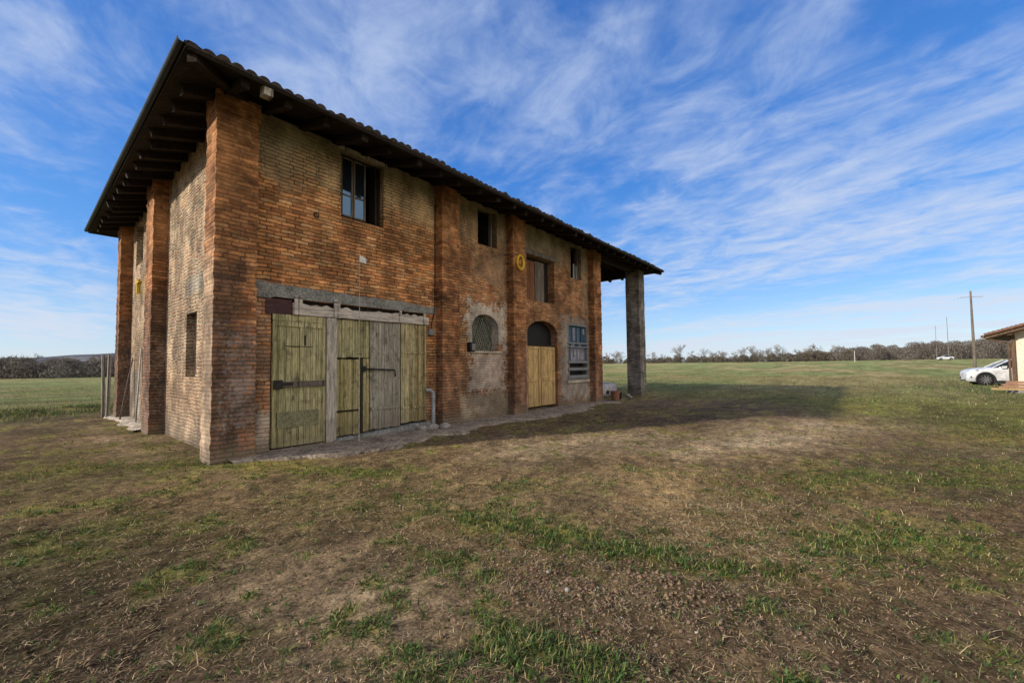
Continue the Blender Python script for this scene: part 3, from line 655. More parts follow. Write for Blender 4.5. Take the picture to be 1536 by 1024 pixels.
def gcol(x, y):
    gr, st, pale, dark, n1, n2, n3, d = masks(x, y)
    e = lambda a: a[:, None]
    c = C(.155, .118, .080) * (1 + 0 * e(x)); c = c * (.5 + 1.0 * e(n2))
    c = c + (C(.135, .098, .066) - c) * e(ss(n1, .45, .65)) * .7
    c = c + (C(.42, .345, .255) - c) * e(pale) * .95
    c = c + (C(.42, .31, .165) - c) * e(st) * .75
    c = c + (C(.058, .045, .034) - c) * e(dark) * .82
    ol = ss(-x * .8 + y * .6, -3.2, 1.2) * ss(fbm(x, y, .9, 4, 101), .36, .62) * (1 - ss(d, 20, 30)) + .5 * ss(fbm(x, y, .7, 4, 111), .5, .66)
    c = c + (C(.115, .112, .05) - c) * e(np.clip(ol, 0, 1)) * .55 * e(1 - pale * .6)
    c = c * e(.72 + .56 * fbm(x, y, 14., 3, 121))
    gc = C(.155, .19, .038) + (C(.27, .25, .075) - C(.155, .19, .038)) * e(ss(n3 * .5 + n1 * .5, .42, .6))
    gc = gc * (.55 + .9 * e(n2)) * (.75 + .5 * e(fbm(x, y, 1.4, 3, 81)))
    fc = C(.155, .212, .082) + (C(.29, .25, .135) - C(.155, .212, .082)) * e(ss(fbm(x * .35, y, .16, 4, 51), .44, .64)) * .75
    gc = gc + (fc - gc) * e(ss(d, 17, 32))
    c = c + (gc - c) * e(gr) * .9
    return np.clip(c * C(2.15, 1.92, 1.58), 0, .75)
def axis(c0, c1, lo, hi, st, k=1.07):
    a = list(np.arange(c0, c1, st)); s_ = st; q = a[0]
    L = []
    while q > lo: s_ *= k; q -= s_; L.append(q)
    s_ = st; q = a[-1]; U = []
    while q < hi: s_ *= k; q += s_; U.append(q)
    return np.array(L[::-1] + a + U)
gx = axis(-4.2, 7.5, -2500, 2500, .045); gy = axis(-10.2, -.4, -2500, 2500, .045)
X, Y = np.meshgrid(gx, gy, indexing='ij'); x_, y_ = X.ravel(), Y.ravel()
V = np.stack([x_, y_, hgt(x_, y_)], 1); nx, ny = len(gx), len(gy)
I = (np.arange(nx - 1)[:, None] * ny + np.arange(ny - 1)[None, :]).ravel()
F = np.stack([I, I + ny, I + ny + 1, I + 1], 1)
m, g, b = mat('soil_and_grass'); p = g.obj()
at = g.node('ShaderNodeAttribute', attribute_name='Col').outputs['Color']
dist = g.node('ShaderNodeVectorMath', {0: p, 1: (-2.1, -8.35, 0.)}, operation='DISTANCE').outputs['Value']
nA = g.noise(p, 42., 5, .7); nB = g.noise(p, 9., 5, .65, .3); nC = g.noise(p, 1.7, 5, .65); nD = g.noise(g.node('ShaderNodeMapping', {'Vector': p, 'Scale': (.25, 1., 1.)}).outputs[0], .35, 6, .7)
vo = g.vor(g.node('ShaderNodeVectorMath', {0: p, 1: g.xyz(nB, nA, 0.)}, operation='ADD').outputs[0], 26.)
c = g.gain(at, g.sm(nA, .28, .72, .42, 1.65)); c = g.gain(c, g.sm(nB, .3, .7, .55, 1.5)); c = g.gain(c, g.sm(nC, .3, .7, .78, 1.25))
c = g.gain(c, g.sm(nD, .36, .64, .72, 1.28))
c = g.gain(c, g.sm(vo[0], .0, .6, 1.15, .7))
# bits of chaff and tiny stones
v2 = g.vor(p, 70.); spk = g.mul(g.sm(v2[0], .22, .12), g.sm(g.white(v2[2] if len(v2) > 2 else p), .86, .9))
c = g.mix(g.mul(spk, .55), c, (.42, .34, .20))
g.put(b.inputs['Base Color'], c); b.inputs['Roughness'].default_value = .97; b.inputs['Specular IOR Level'].default_value = .1
bump(g, b, g.add(g.mul(nA, .6), g.add(g.mul(nB, .9), g.mul(g.sub(1., vo[0]), .5))), .09, 1.)
ground = npmesh('ground', V, F, m, gcol(x_, y_), smooth=True); tag(ground, kind='structure')

def pave(name, xs, lo, up, m, z):
    b = MB(); n = len(xs)
    for i, xx in enumerate(xs):
        b.v += [(xx, lo[i], z - .12), (xx, lo[i] + .03, z + random.uniform(-.012, .012)), (xx, (lo[i] + up[i]) / 2, z + .012 + random.uniform(-.01, .01)), (xx, up[i], z + .02)]
        if i: o = i * 4; b.f += [(o - 4 + k, o - 3 + k, o + 1 + k, o + k) for k in range(3)]
    o = b.build(name, m, None, True); tag(o, kind='structure'); return o
xs = np.linspace(.25, 14.3, 90); n_ = fbm(xs, xs * 0 + 3, 1.3, 3, 2)
lo = -.30 - .75 * ss(xs, .2, 2.0) + .35 * ss(xs, 4, 6) - .6 * ss(xs, 6.0, 9) + .7 * ss(xs, 10.5, 13) + (n_ - .5) * 1.3
pave('pavement', xs, lo, xs * 0 + WY + .02, M['pave'], .012)
ys = np.linspace(5.99, 11.3, 60)
b = MB()
for i, yy in enumerate(ys):
    w = .05 + .45 * max(0, fbm(np.array([yy]), np.array([1.]), 2.2, 4)[0] - .28)
    b.v += [(-w, yy, -.1), (-w + .05, yy, .02 + random.uniform(-.015, .015)), (0.02, yy, .05 + random.uniform(-.015, .015)), (WX, yy, .06)]
    if i: o = i * 4; b.f += [(o - 4 + k, o - 3 + k, o + 1 + k, o + k) for k in range(3)]
tag(b.build('footing', M['cement_pale'], None, True), kind='structure')

# ---- grass, straw, weeds and clods (stuff)
m, g, b = mat('grass_blades'); at = g.node('ShaderNodeAttribute', attribute_name='Col').outputs['Color']
g.put(b.inputs['Base Color'], at); b.inputs['Roughness'].default_value = .75; b.inputs['Specular IOR Level'].default_value = .15
tr = g.node('ShaderNodeBsdfTranslucent', {'Color': at}); mixs = g.node('ShaderNodeMixShader', {0: .25}); g.L.new(b.outputs[0], mixs.inputs[1]); g.L.new(tr.outputs[0], mixs.inputs[2])
g.L.new(mixs.outputs[0], g.N['Material Output'].inputs[0]); M['blade'] = m
def scatter(n, r0, r1, half=R(68), pw=1.):
    """candidates with density falling away from the yard's near corner"""
    t = rng.random(n) ** pw; r = r0 * (r1 / r0) ** t; a = math.atan2(.6376, .7692) + rng.uniform(-half, half, n)
    x, y = -2.113 + r * np.cos(a), -8.35 + r * np.sin(a)
    inside = (x > .1) & (x < 14.0) & (y > .1) & (y < 10.8)
    return x[~inside], y[~inside], r[~inside]
def blades(x, y, L, wd, lean, col, curl=.5):
    n = len(x); z = hgt(x, y); a = rng.uniform(0, 2 * np.pi, n); dx, dy = np.cos(a), np.sin(a); tw = a + np.pi / 2 + rng.uniform(-.6, .6, n)
    sxv, syv = np.cos(tw) * wd / 2, np.sin(tw) * wd / 2
    h1 = L * .55 * np.cos(lean); o1 = L * .55 * np.sin(lean); l2 = np.minimum(lean + curl * rng.random(n), 1.62)
    h2 = h1 + L * .45 * np.cos(l2); o2 = o1 + L * .45 * np.sin(l2)
    B = np.stack([x, y, z - .004], 1); M1 = np.stack([x + dx * o1, y + dy * o1, z + h1], 1); T2 = np.stack([x + dx * o2, y + dy * o2, z + np.maximum(h2, .004)], 1)
    Sd = np.stack([sxv, syv, 0 * x], 1)
    V = np.stack([B - Sd, B + Sd, M1 - Sd * .8, M1 + Sd * .8, T2 - Sd * .12, T2 + Sd * .12], 1).reshape(-1, 3)
    i = np.arange(n)[:, None] * 6
    F = np.concatenate([i + np.array([[0, 1, 3, 2]]), i + np.array([[2, 3, 5, 4]])], 0)
    return V, F, np.repeat(col, 6, 0)
def merge(parts):
    Vs, Fs, Cs, o = [], [], [], 0
    for V, F, c in parts: Vs.append(V); Fs.append(F + o); Cs.append(c); o += len(V)
    return np.concatenate(Vs), np.concatenate(Fs), np.concatenate(Cs)
def tint(n, base, var=.3, hue=.12):
    return np.clip(np.array(base)[None, :] * (1 + rng.uniform(-var, var, (n, 1))) * (1 + rng.uniform(-hue, hue, (n, 3))), .004, 1)
# green blades
x, y, r = scatter(420000, 1.8, 60); gr = masks(x, y)[0]
keep = rng.random(len(x)) < (gr ** 1.35 * np.where(r > 9, .85, .72) + .02); x, y, r = x[keep], y[keep], r[keep]; gr = gr[keep]
k = rng.random(len(x)); dry = (rng.random(len(x)) < .40 + .5 * ss(fbm(x, y, .5, 3, 71), .42, .62) * ss(r, 5, 14))
col = np.where(dry[:, None], tint(len(x), (.38, .31, .14)) * np.where(r > 7, .72, 1.)[:, None], tint(len(x), (.125, .175, .040), .5, .22))
L = (.018 + .050 * k ** 1.6 * (.4 + gr)) * (1 + ss(r, 8, 40) * 1.2); wd = .0028 + .0022 * rng.random(len(x)) + r * .00045
grass_p = [blades(x, y, L, wd, rng.uniform(.3, 1.4, len(x)), col)]
npg = merge(grass_p); tag(npmesh('grass', *npg[:2], M['blade'], npg[2]), 'short green grass growing in patches over the bare yard and lawn', 'grass', kind='stuff')
# dry straw and stubble
x, y, r = scatter(760000, 1.7, 32); gr, st, pale, dark, n1, n2, n3, d = masks(x, y)
dens = np.clip(.42 + .85 * st + .25 * ss(n2, .45, .65) - .55 * pale, .03, 1)
keep = rng.random(len(x)) < dens; x, y, r, st, dark, gr = x[keep], y[keep], r[keep], st[keep], dark[keep], gr[keep]
n = len(x); light = rng.random(n) < (.30 + .45 * st) * (1 - .5 * dark)
col = np.where(light[:, None], tint(n, (.70, .52, .28), .5), tint(n, (.33, .23, .135), .5)); ol_ = rng.random(n) < .22; col[ol_] = tint(int(ol_.sum()), (.17, .17, .065), .5); dk_ = rng.random(n) < .18; col[dk_] = tint(int(dk_.sum()), (.065, .048, .034), .4)
L = .014 + .085 * rng.random(n) ** 3.2 + .03 * st; wd = .0018 + .0024 * rng.random(n) + r * .0003
npg = merge([blades(x, y, L, wd, np.where(rng.random(n) < .985, rng.uniform(1.38, 1.6, n), rng.uniform(.3, 1.2, n)), col, .3)])
tag(npmesh('straw', *npg[:2], M['blade'], npg[2]), 'dry straw and dead stalks strewn over the trodden brown soil', 'straw', kind='stuff')
# broad-leaved weeds in rosettes
x, y, r = scatter(40000, 1.8, 16); gr = masks(x, y)[0]; keep = rng.random(len(x)) < gr ** 1.3 * .95 + .02; x, y, r = x[keep], y[keep], r[keep]
x = np.repeat(x, 7) + rng.normal(0, .018, 7 * len(x)); y = np.repeat(y, 7) + rng.normal(0, .018, len(x)); r = np.repeat(r, 7)
n = len(x); col = tint(n, (.080, .118, .032), .55, .25)
npg = merge([blades(x, y, .012 + .06 * rng.random(n) ** 1.5, .006 + .011 * rng.random(n), rng.uniform(.35, 1.5, n), col, .9)])
tag(npmesh('weeds', *npg[:2], M['blade'], npg[2]), 'low broad-leaved green weeds in tufts across the yard', 'weeds', kind='stuff')
# clods of earth
x, y, r = scatter(110000, 1.7, 16); gr, st, pale, dark, n1, n2, n3, d = masks(x, y)
cl_ = blob(x, y, .55, -6.6, .95, -7.3, .4); keep = rng.random(len(x)) < np.clip(.05 + .55 * cl_ + .30 * ss(n1, .5, .65) - gr, .012, 1); x, y, r, cl_ = x[keep], y[keep], r[keep], cl_[keep]
n = len(x); z = hgt(x, y); rad = (.004 + .011 * rng.random(n) ** 3 + .008 * cl_ * rng.random(n))
OC = np.array([(1, 0, 0), (-1, 0, 0), (0, 1, 0), (0, -1, 0), (0, 0, 1), (0, 0, -1)], float)
V = (OC[None] * rng.uniform(.55, 1.3, (n, 6, 1)) + rng.normal(0, .22, (n, 6, 3))) * rad[:, None, None] * np.array([1.2, 1.2, .8]) + np.stack([x, y, z + rad * .25], 1)[:, None, :]
OF = np.array([(0, 2, 4), (2, 1, 4), (1, 3, 4), (3, 0, 4), (2, 0, 5), (1, 2, 5), (3, 1, 5), (0, 3, 5)])
F = (np.arange(n)[:, None, None] * 6 + OF[None]).reshape(-1, 3)
stone = rng.random(n) < .012; col = np.where(stone[:, None], tint(n, (.5, .46, .41), .3, .04), tint(n, (.25, .175, .11), .4))
tag(npmesh('clods', V.reshape(-1, 3), F, M['blade'], np.repeat(col, 6, 0)), 'small clods of earth and pebbles scattered on the yard', 'earth clods', kind='stuff')
# taller rough grass at the field's edge on the left and sparse tussocks over the meadow
x = rng.uniform(-14, 4, 30000); y = 15.2 + .12 * x + rng.normal(0, 1.0, 30000); kp = rng.random(30000) < ss(fbm(x, y, .9, 3, 91), .36, .6); x, y = x[kp], y[kp]; n = len(x)
npg = merge([blades(x, y, .06 + .15 * rng.random(n), .016 + .012 * rng.random(n), rng.uniform(.2, 1.2, n), np.where((rng.random(n) < .35)[:, None], tint(n, (.30, .25, .12)), tint(n, (.10, .145, .04), .45, .2)))])
tag(npmesh('rough_grass', *npg[:2], M['blade'], npg[2]), 'rank green grass along the field edge left of the brick house', 'grass', kind='stuff')
n = 52000; x = rng.uniform(19, 120, n) ; y = rng.uniform(-30, 60, n) + .5 * (x - 19); dn_ = fbm(x, y, .12, 3, 77); keep = rng.random(n) < ss(dn_, .42, .62); x, y = x[keep], y[keep]; n = len(x)
dry = rng.random(n) < .5; col = np.where(dry[:, None], tint(n, (.28, .25, .12), .3), tint(n, (.15, .215, .06), .35))
npg = merge([blades(x, y, .08 + .16 * rng.random(n), .03 + .03 * rng.random(n), rng.uniform(.1, 1.1, n), col)])
tag(npmesh('meadow_grass', *npg[:2], M['blade'], npg[2]), 'thin meadow grass with dry tussocks in the field beyond the porch', 'grass', kind='stuff')

#@@PROPS
# white pole before the doors
z0 = float(hgt(np.array([2.52]), np.array([-.30]))[0])
pole = empty('thin_pole', (2.52, -.30, z0), 'thin white pole standing upright in front of the plank doors', 'pole')
MB().tube([(0, 0, -.02), (.005, .0, 2.), (-.01, 0, 4.2)], [.011, .009, .006], 6).build('pole_shaft', simple('weathered_white_pole', (.42, .40, .36), .7, .3, 3), pole)
MB().add([(0, 0, 4.02), (.17, .01, 3.97), (.16, .015, 3.86), (.0, 0, 3.88)], [(0, 1, 2, 3)]).build('rag', M['white'], pole)
for zz in (3.55, 1.9, 2.87): MB().tube([(-.05, 0, zz), (.05, 0, zz)], .007, 5).build('pole_clip', M['black'], pole)
def plankthing(name, a, b, w, h, m, label, cat='plank', group=None):
    e = Vector(a); o = MB().bar((0, 0, 0), Vector(b) - e, w, h, j=.004).build(name, m); o.location = e; tag(o, label, cat, group); return o
plankthing('wooden_plank', (.16, 7.95, .05), (.27, 8.15, 2.25), .09, .03, M['wood_grey'], 'grey plank leaning on the side wall beside the middle pilaster')
plankthing('wooden_plank', (-.02, 9.35, .05), (.26, 9.45, 1.95), .08, .03, M['wood_mid'], 'dull plank leaning in the corner of the far pilaster')
plankthing('wooden_post', (-.12, 11.05, -.05), (-.10, 11.05, 2.12), .09, .09, M['wood_grey'], 'grey post close against the far corner of the brick house', 'post')
plankthing('wooden_post', (-.16, 11.75, -.05), (-.20, 11.75, 2.12), .08, .08, M['wood_grey'], 'grey post standing clear of the far corner, leftmost of two', 'post')
# rubble at the pilaster foot
def rock(c, s, seed, m, name='stone'):
    rr = random.Random(seed); b = MB(); n = 10; lv = [(-.9, .45), (-.5, .85), (0, 1.), (.45, .8), (.85, .4)]
    for t, q in lv:
        for k in range(n):
            a = 2 * math.pi * k / n; j = rr.uniform(.8, 1.15); b.v.append((q * s * math.cos(a) * j * 1.2, q * s * math.sin(a) * j, t * s * .7 * rr.uniform(.85, 1.1)))
    for i in range(4):
        for k in range(n): b.f.append((i * n + k, i * n + (k + 1) % n, (i + 1) * n + (k + 1) % n, (i + 1) * n + k))
    b.f += [tuple(reversed(range(n))), tuple(range(4 * n, 5 * n))]
    o = b.build(name, m); o.location = c; return o
for i, (x, y, s, lab) in enumerate(((4.62, -.10, .16, 'pale broken stone at the foot of the vent pipe, largest of its heap'), (4.98, -.18, .13, 'broken stone right of the vent pipe foot'), (4.40, -.02, .11, 'small broken stone left of the vent pipe, by the door sill'), (4.84, -.32, .09, 'smallest stone lying in front of the vent pipe'))):
    tag(rock((x, y, .06), s, i, M['stone']), lab, 'stone', 'stones at the foot of the vent pipe')
# things under the porch
st_ = empty('block_stack', (16.2, 1.6, 0.), 'low stack of grey blocks under a pale sheet on the porch floor', 'block stack')
b = MB(); rr = random.Random(5)
for iz in range(3):
    for ix in range(5): b.bev(-1.2 + ix * .48 + rr.uniform(-.02, .02), -.76 + ix * .48, -.5 + rr.uniform(-.03, .03), .5, iz * .2, iz * .2 + .195, .012)
b.build('blocks', M['greyboard'], st_)
sh = MB(); n = 22
for i in range(n + 1):
    for k in range(9):
        xx = -1.3 + 2.6 * i / n; t = k / 8; yy = -.62 + 1.2 * min(1, max(0, (t - .3) / .7)); zz = .63 - (max(0, .3 - t) / .3) * (.42 + .1 * math.sin(i * 1.3))
        sh.v.append((xx + rr.uniform(-.02, .02), yy + rr.uniform(-.02, .02) - (.04 * math.sin(i * 1.9) if t < .3 else 0), zz + rr.uniform(-.02, .035)))
        if i and k: o = i * 9 + k; sh.f.append((o - 10, o - 9, o, o - 1))
sh.build('plastic_sheet', M['sheet'], st_, True)
MB().lathe((0, 0, 0), (0, 0, 1), [(.15, 0), (.20, .34), (.225, .35), (.225, .40), (.19, .40), (.17, .1)], 16).build('plant_pot', M['terracotta']).location = (14.75, -.25, .02)
tag(bpy.data.objects['plant_pot'], 'terracotta pot standing at the porch end of the brick wall', 'pot')
bk = empty('bucket', (15.25, -.15, .02), 'dark bucket beside the terracotta pot under the porch', 'bucket')
MB().lathe((0, 0, 0), (0, 0, 1), [(.13, 0), (.17, .30), (.18, .31), (.165, .31), (.12, .03)], 16).build('bucket_body', M['black'], bk)
ring((0, 0, .30), .17, .008, 1).build('handle', M['iron'], bk)
for i, (x, y, s, lab) in enumerate(((15.55, .05, .12, 'white rubble lump right of the dark bucket'), (16.2, -.3, .10, 'small grey rubble lump in front of the block stack'), (17.3, .3, .12, 'rubble lump near the foot of the porch pillar'))):
    tag(rock((x, y, .06), s, 20 + i, M['stone'], 'rubble_lump'), lab, 'rubble', 'rubble under the porch')

#@@FARHOUSE
hx, hy = 31.4, -14.75
FH = empty('roadside_house', (hx, hy, 0), 'low cream house with brown tiled roof and timber porch post at the right edge', 'house', rz=R(-19))
M['cream'] = simple('cream_render', (.74, .65, .52), .9, .1, 1.5, c2=(.66, .57, .45)); M['tile_red'] = simple('red_brown_tiles', (.22, .115, .075), .85, .4, 5, c2=(.13, .08, .06), bmp=.02)
M['wood_brown'] = planks('brown_timber', [(.12, .075, .045), (.2, .13, .08)], .4)
RS, RE = .33, 2.86        # slope and eave height
MB().prism([(-.12, -.2), (-.12, RE + .87 * RS - .12), (-4.5, RE + 5.25 * RS - .12), (-8.9, RE + .87 * RS - .12), (-8.9, -.2)], 0, .35, 8.).build('wall', M['cream'], FH)
rf = MB()
for sg in (0, 1):
    V_, F_ = [], []; n = 170
    for i in range(n + 1):
        xx = -.55 + 9.2 * i / n; hh = .05 * abs(math.sin(xx / .23 * math.pi))
        for d, z in ((.0, 0), (.0, .09), (1.75, .09), (3.5, .09), (5.25, .09)):
            yy = .75 - d if not sg else -9.75 + d
            V_.append((xx, yy, RE + RS * d + z + (hh if z else 0)))
        if i: o = i * 5; F_ += [(o - 5 + k, o - 4 + k, o + 1 + k, o + k) for k in range(4)]
    rf.add(V_, F_)
rf = rf.build('roof', M['tile_red'], FH)
vb = MB(); rr = random.Random(9)         # verge tiles along the gable edge
for k in range(34):
    d = 5.3 * k / 34; q = rr.uniform(-.015, .015)
    vb.tube([(-.55 + q, .76 - d, RE + RS * d + .10), (-.55 + q, .76 - d - .22, RE + RS * (d + .22) + .07)], [.085, .065], 8)
    vb.tube([(-.55 + q, -9.76 + d, RE + RS * d + .10), (-.55 + q, -9.76 + d + .22, RE + RS * (d + .22) + .07)], [.085, .065], 8)
vb.build('verge_tiles', M['tile_red'], rf)
MB().prism([(.74, RE - .02), (-4.5, RE + 5.25 * RS - .02), (-9.74, RE - .02), (-9.74, RE - .13), (-4.5, RE + 5.25 * RS - .13), (.74, RE - .13)], 0, -.5, 8.6).build('soffit', M['wood_brown'], rf)
MB().tube([(-.56, .83, RE + .0), (8.6, .83, RE + .0)], .075, 8).build('gutter', M['wood_brown'], FH)
MB().tube([(-.40, .80, RE - .02), (-.36, .62, RE - .16), (.10, .06, RE - .36), (.12, .03, RE - .5), (.12, .03, .05)], .045, 8).build('downpipe', M['wood_brown'], FH)
MB().bev(.20, .34, -.17, -.02, -.1, 2.9, .01).build('porch_post', M['wood_brown'], FH)
MB().bar((-.35, -.07, 2.98), (.34, -.07, 2.98), .16, .16).build('porch_beam', M['wood_brown'], FH)
fw_ = MB(); 
for q in ((-4.2, -4.12, .9, 2.1), (-3.28, -3.2, .9, 2.1), (-4.12, -3.28, .9, .98), (-4.12, -3.28, 2.02, 2.1)): fw_.box(.30, .36, q[0], q[1], q[2], q[3])
fw_ = fw_.build('window', M['wood_brown'], FH); MB().box(.325, .345, -4.12, -3.28, .98, 2.02).build('pane', M['glass'], fw_)
# plank pile and step beside it
sp = MB().box(-1.6, .9, -2.2, .45, -.1, .13, .02).build('stone_step', M['stone']); sp.location = (30.3, -14.9, 0); tag(sp, 'pale stone step in front of the cream house', 'step')
M['wood_red2'] = planks('reddish_planks', [(.36, .19, .11), (.46, .27, .17), (.30, .15, .09)], .2, 2, dirt=.2)
for i, (x, y, z, a, L_, lab) in enumerate(((29.6, -15.0, .20, 1.45, 2.0, 'lowest reddish plank of the pile on the stone step'), (29.9, -14.95, .33, 1.62, 1.6, 'second reddish plank lying on the pile by the cream house'), (30.2, -15.0, .46, 1.5, 1.3, 'topmost reddish plank on the pile by the cream house'), (28.9, -14.9, .17, 1.57, 2.6, 'pale long plank lying along the front edge of the stone step'))):
    dv = Vector((math.cos(a), math.sin(a), 0)) * L_ / 2
    plankthing('wooden_plank', Vector((x, y, z)) - dv, Vector((x, y, z)) + dv, .30, .11, M['wood_red2'] if i < 3 else M['door_tan'], lab, 'plank', 'planks beside the cream house')
plankthing('wooden_plank', (28.75, -15.0, .2), (29.5, -15.75, .95), .10, .07, M['door_tan'], 'pale plank propped slanting against the reddish plank pile', 'plank', 'planks beside the cream house')

#@@CAR
def smooth_loft(secs, name, m, parent, sub=2):
    b = MB(); n = len(secs[0])
    for s_ in secs: b.v += s_
    for i in range(len(secs) - 1):
        for k in range(n - 1): b.f.append((i * n + k, (i + 1) * n + k, (i + 1) * n + k + 1, i * n + k + 1))
    b.f += [tuple(range(n)), tuple((len(secs) - 1) * n + k for k in range(n))]
    o = b.build(name, m, parent, True)
    if sub: md = o.modifiers.new('sub', 'SUBSURF'); md.levels = sub; md.render_levels = sub
    return o
M['carwhite'] = simple('white_car_paint', (.78, .79, .80), .25, .03, 3, bmp=0)
M['cargrey'] = simple('black_plastic_trim', (.03, .03, .032), .6, .2)
M['tyre'] = simple('tyre_rubber', (.025, .025, .026), .85, .2); M['alloy'] = simple('alloy_metal', (.45, .46, .47), .35, .1, 6, .8)
M['carglass'] = simple('car_glass', (.02, .03, .04), .1, .1, bmp=0)
M['lamp'] = simple('headlamp_glass', (.35, .38, .40), .1, .1, bmp=0)
car = empty('parked_car', (38.9, -16.2, float(hgt(np.array([38.9]), np.array([-16.4]))[0])), 'white compact SUV parked behind the cream house, nose to the left', 'car')
# local: +x = forward, y = left; length 4.35
def sec(x, w, zb, zs, zt, wt):
    return [(x, -w * .86, zb), (x, -w, zb + .12), (x, -w, zs - .10), (x, -w * .97, zs), (x, -wt, zt), (x, wt, zt), (x, w * .97, zs), (x, w, zs - .10), (x, w, zb + .12), (x, w * .86, zb)]
body = smooth_loft([sec(2.18, .66, .34, .68, .76, .5), sec(2.12, .82, .25, .80, .90, .66), sec(1.75, .91, .22, .90, 1.02, .74), sec(1.0, .92, .22, .98, 1.10, .78), (sec(.4, .90, .22, 1.0, 1.10, .78)), sec(-.6, .90, .22, .98, 1.06, .76), sec(-1.5, .91, .24, 1.05, 1.12, .76), sec(-2.05, .84, .30, 1.02, 1.08, .66), sec(-2.16, .72, .40, .92, .98, .5)], 'body', M['carwhite'], car)
def sec2(x, w, z0, z1, wt): return [(x, -w, z0), (x, -(w + wt) / 2 - .01, (z0 + z1) / 2), (x, -wt, z1), (x, wt, z1), (x, (w + wt) / 2 + .01, (z0 + z1) / 2), (x, w, z0)]
smooth_loft([sec2(1.02, .76, 1.0, 1.06, .72), sec2(.2, .82, 1.0, 1.50, .58), sec2(-.5, .82, 1.0, 1.56, .58), sec2(-1.3, .78, 1.02, 1.44, .54), sec2(-2.0, .70, 1.02, 1.12, .55)], 'windows', M['carglass'], car, 2)
smooth_loft([[(x, -w, z), (x, -w * .98, z + .045), (x, w * .98, z + .045), (x, w, z)] for x, w, z in ((.30, .55, 1.42), (-.1, .59, 1.51), (-.6, .60, 1.53), (-1.2, .56, 1.42), (-1.75, .54, 1.26))], 'car_roof', M['carwhite'], car, 2)
for s_ in (-1, 1):
    MB().tube([(.98, s_ * .765, 1.06), (.55, s_ * .70, 1.30), (.16, s_ * .61, 1.50)], .035, 6).build('windscreen_pillar', M['carwhite'], car)
    MB().box(.42, .62, s_ * .93 - .09, s_ * .93 + .09, 1.0, 1.14, .02).build('mirror', M['carwhite'], car)
    hl = MB().add([(2.12, s_ * .50, .80), (2.14, s_ * .50, .74), (1.96, s_ * .87, .76), (1.60, s_ * .925, .90), (1.68, s_ * .90, .95)], [(0, 1, 2, 3, 4)]).build('headlight', M['lamp'], car)
    MB().lathe((1.96, s_ * .83, .50), (.6, s_ * .8, 0), [(.05, -.02), (.05, .02)], 12).build('fog_light', M['cargrey'], car)
    for wx in (1.33, -1.31):
        pts = [(wx + .41 * math.cos(a), s_ * .905, .36 + .41 * math.sin(a)) for a in np.linspace(-.35, math.pi + .35, 17)]
        MB().tube(pts, .05, 6).build('wheel_arch', M['cargrey'], car)
        MB().lathe((wx, s_ * .80, .35), (0, s_, 0), [(.40, -.2), (.40, .118)], 24).build('wheel_well', M['black'], car)
        wh = MB().lathe((wx, s_ * .82, .345), (0, s_, 0), [(.25, -.1), (.335, -.1), (.345, -.05), (.345, .08), (.325, .112), (.24, .112)], 28).build('wheel', M['tyre'], car, True)
        rm = MB(); rm.lathe((wx, s_ * .82, .345), (0, s_, 0), [(.07, .10), (.07, .125)], 12)
        for k in range(10):
            a = 2 * math.pi * k / 10 + .12; rm.bar((wx + .05 * math.cos(a), s_ * .94, .345 + .05 * math.sin(a)), (wx + .25 * math.cos(a), s_ * .94, .345 + .25 * math.sin(a)), .05, .02, up=(0, 1, 0))
        rm.build('rim', M['alloy'], wh)
    MB().box(-.95, -.75, s_ * .905, s_ * .93, .86, .89).build('door_handle', M['carwhite'], car)
MB().box(2.06, 2.17, -.55, .55, .30, .50, .01).build('grille', M['cargrey'], car)
MB().box(2.155, 2.172, -.26, .26, .50, .60, .003).build('number_plate', M['white'], car)
MB().box(-1.6, 1.6, -.92, .92, .17, .30, .01).build('sill_trim', M['cargrey'], car)
MB().box(-2.12, -2.0, -.7, .7, .28, .45, .01).build('bumper', M['cargrey'], car)
car.rotation_euler.z = R(90 + 4); car.scale = (1., 1., 1.1)
far = copy_tree(car); far.location = (214.5, -34.4, float(hgt(np.array([214.5]), np.array([-34.4]))[0])); far['label'] = 'white car far away at the edge of the wood'; far.rotation_euler.z = R(99)

#@@POLES
def gz(x, y): return float(hgt(np.array([float(x)]), np.array([float(y)]))[0])
up_ = empty('utility_pole', (88., -22.2, gz(88, -22.2)), 'tall wooden utility pole with thin crossarm behind the white car', 'utility pole')
MB().tube([(0, 0, -.3), (.02, .02, 6.), (0, .03, 11.7)], [.19, .15, .10], 10).build('pole_shaft', simple('pole_timber', (.20, .165, .13), .9, .3, 2, stretch=(1, 1, .3)), up_)
MB().bar((-.1, -1.2, 10.75), (.1, 1.3, 10.85), .05, .06).build('crossarm', M['greyboard'], up_)
for y in (-1.05, 1.15): MB().lathe((0, y, 10.8), (0, 0, 1), [(.03, 0), (.04, .1), (.02, .16)], 8).build('insulator', M['white'], up_)
mp = MB().tube([(0, 0, -.3), (0, 0, 4.2)], .10, 6).build('marker_post', M['white']); mp.location = (200, -9, gz(200, -9)); tag(mp, 'thin pale post far off before the wood', 'post')
for i, (x, y, h_, w, lab) in enumerate(((300, -46, 22, .16, 'tall thin mast rising above the wood on the right'), (302, -42, 18, .13, 'shorter thin mast left of the taller one above the wood'))):
    e = empty('mast', (x, y, gz(x, y)), lab, 'mast'); MB().tube([(0, 0, 0), (0, 0, h_)], [w, w * .5], 6).build('mast_shaft', M['greyboard'], e); MB().bar((-.5, 0, h_ * .93), (.5, 0, h_ * .93), .2).build('mast_head', M['greyboard'], e)

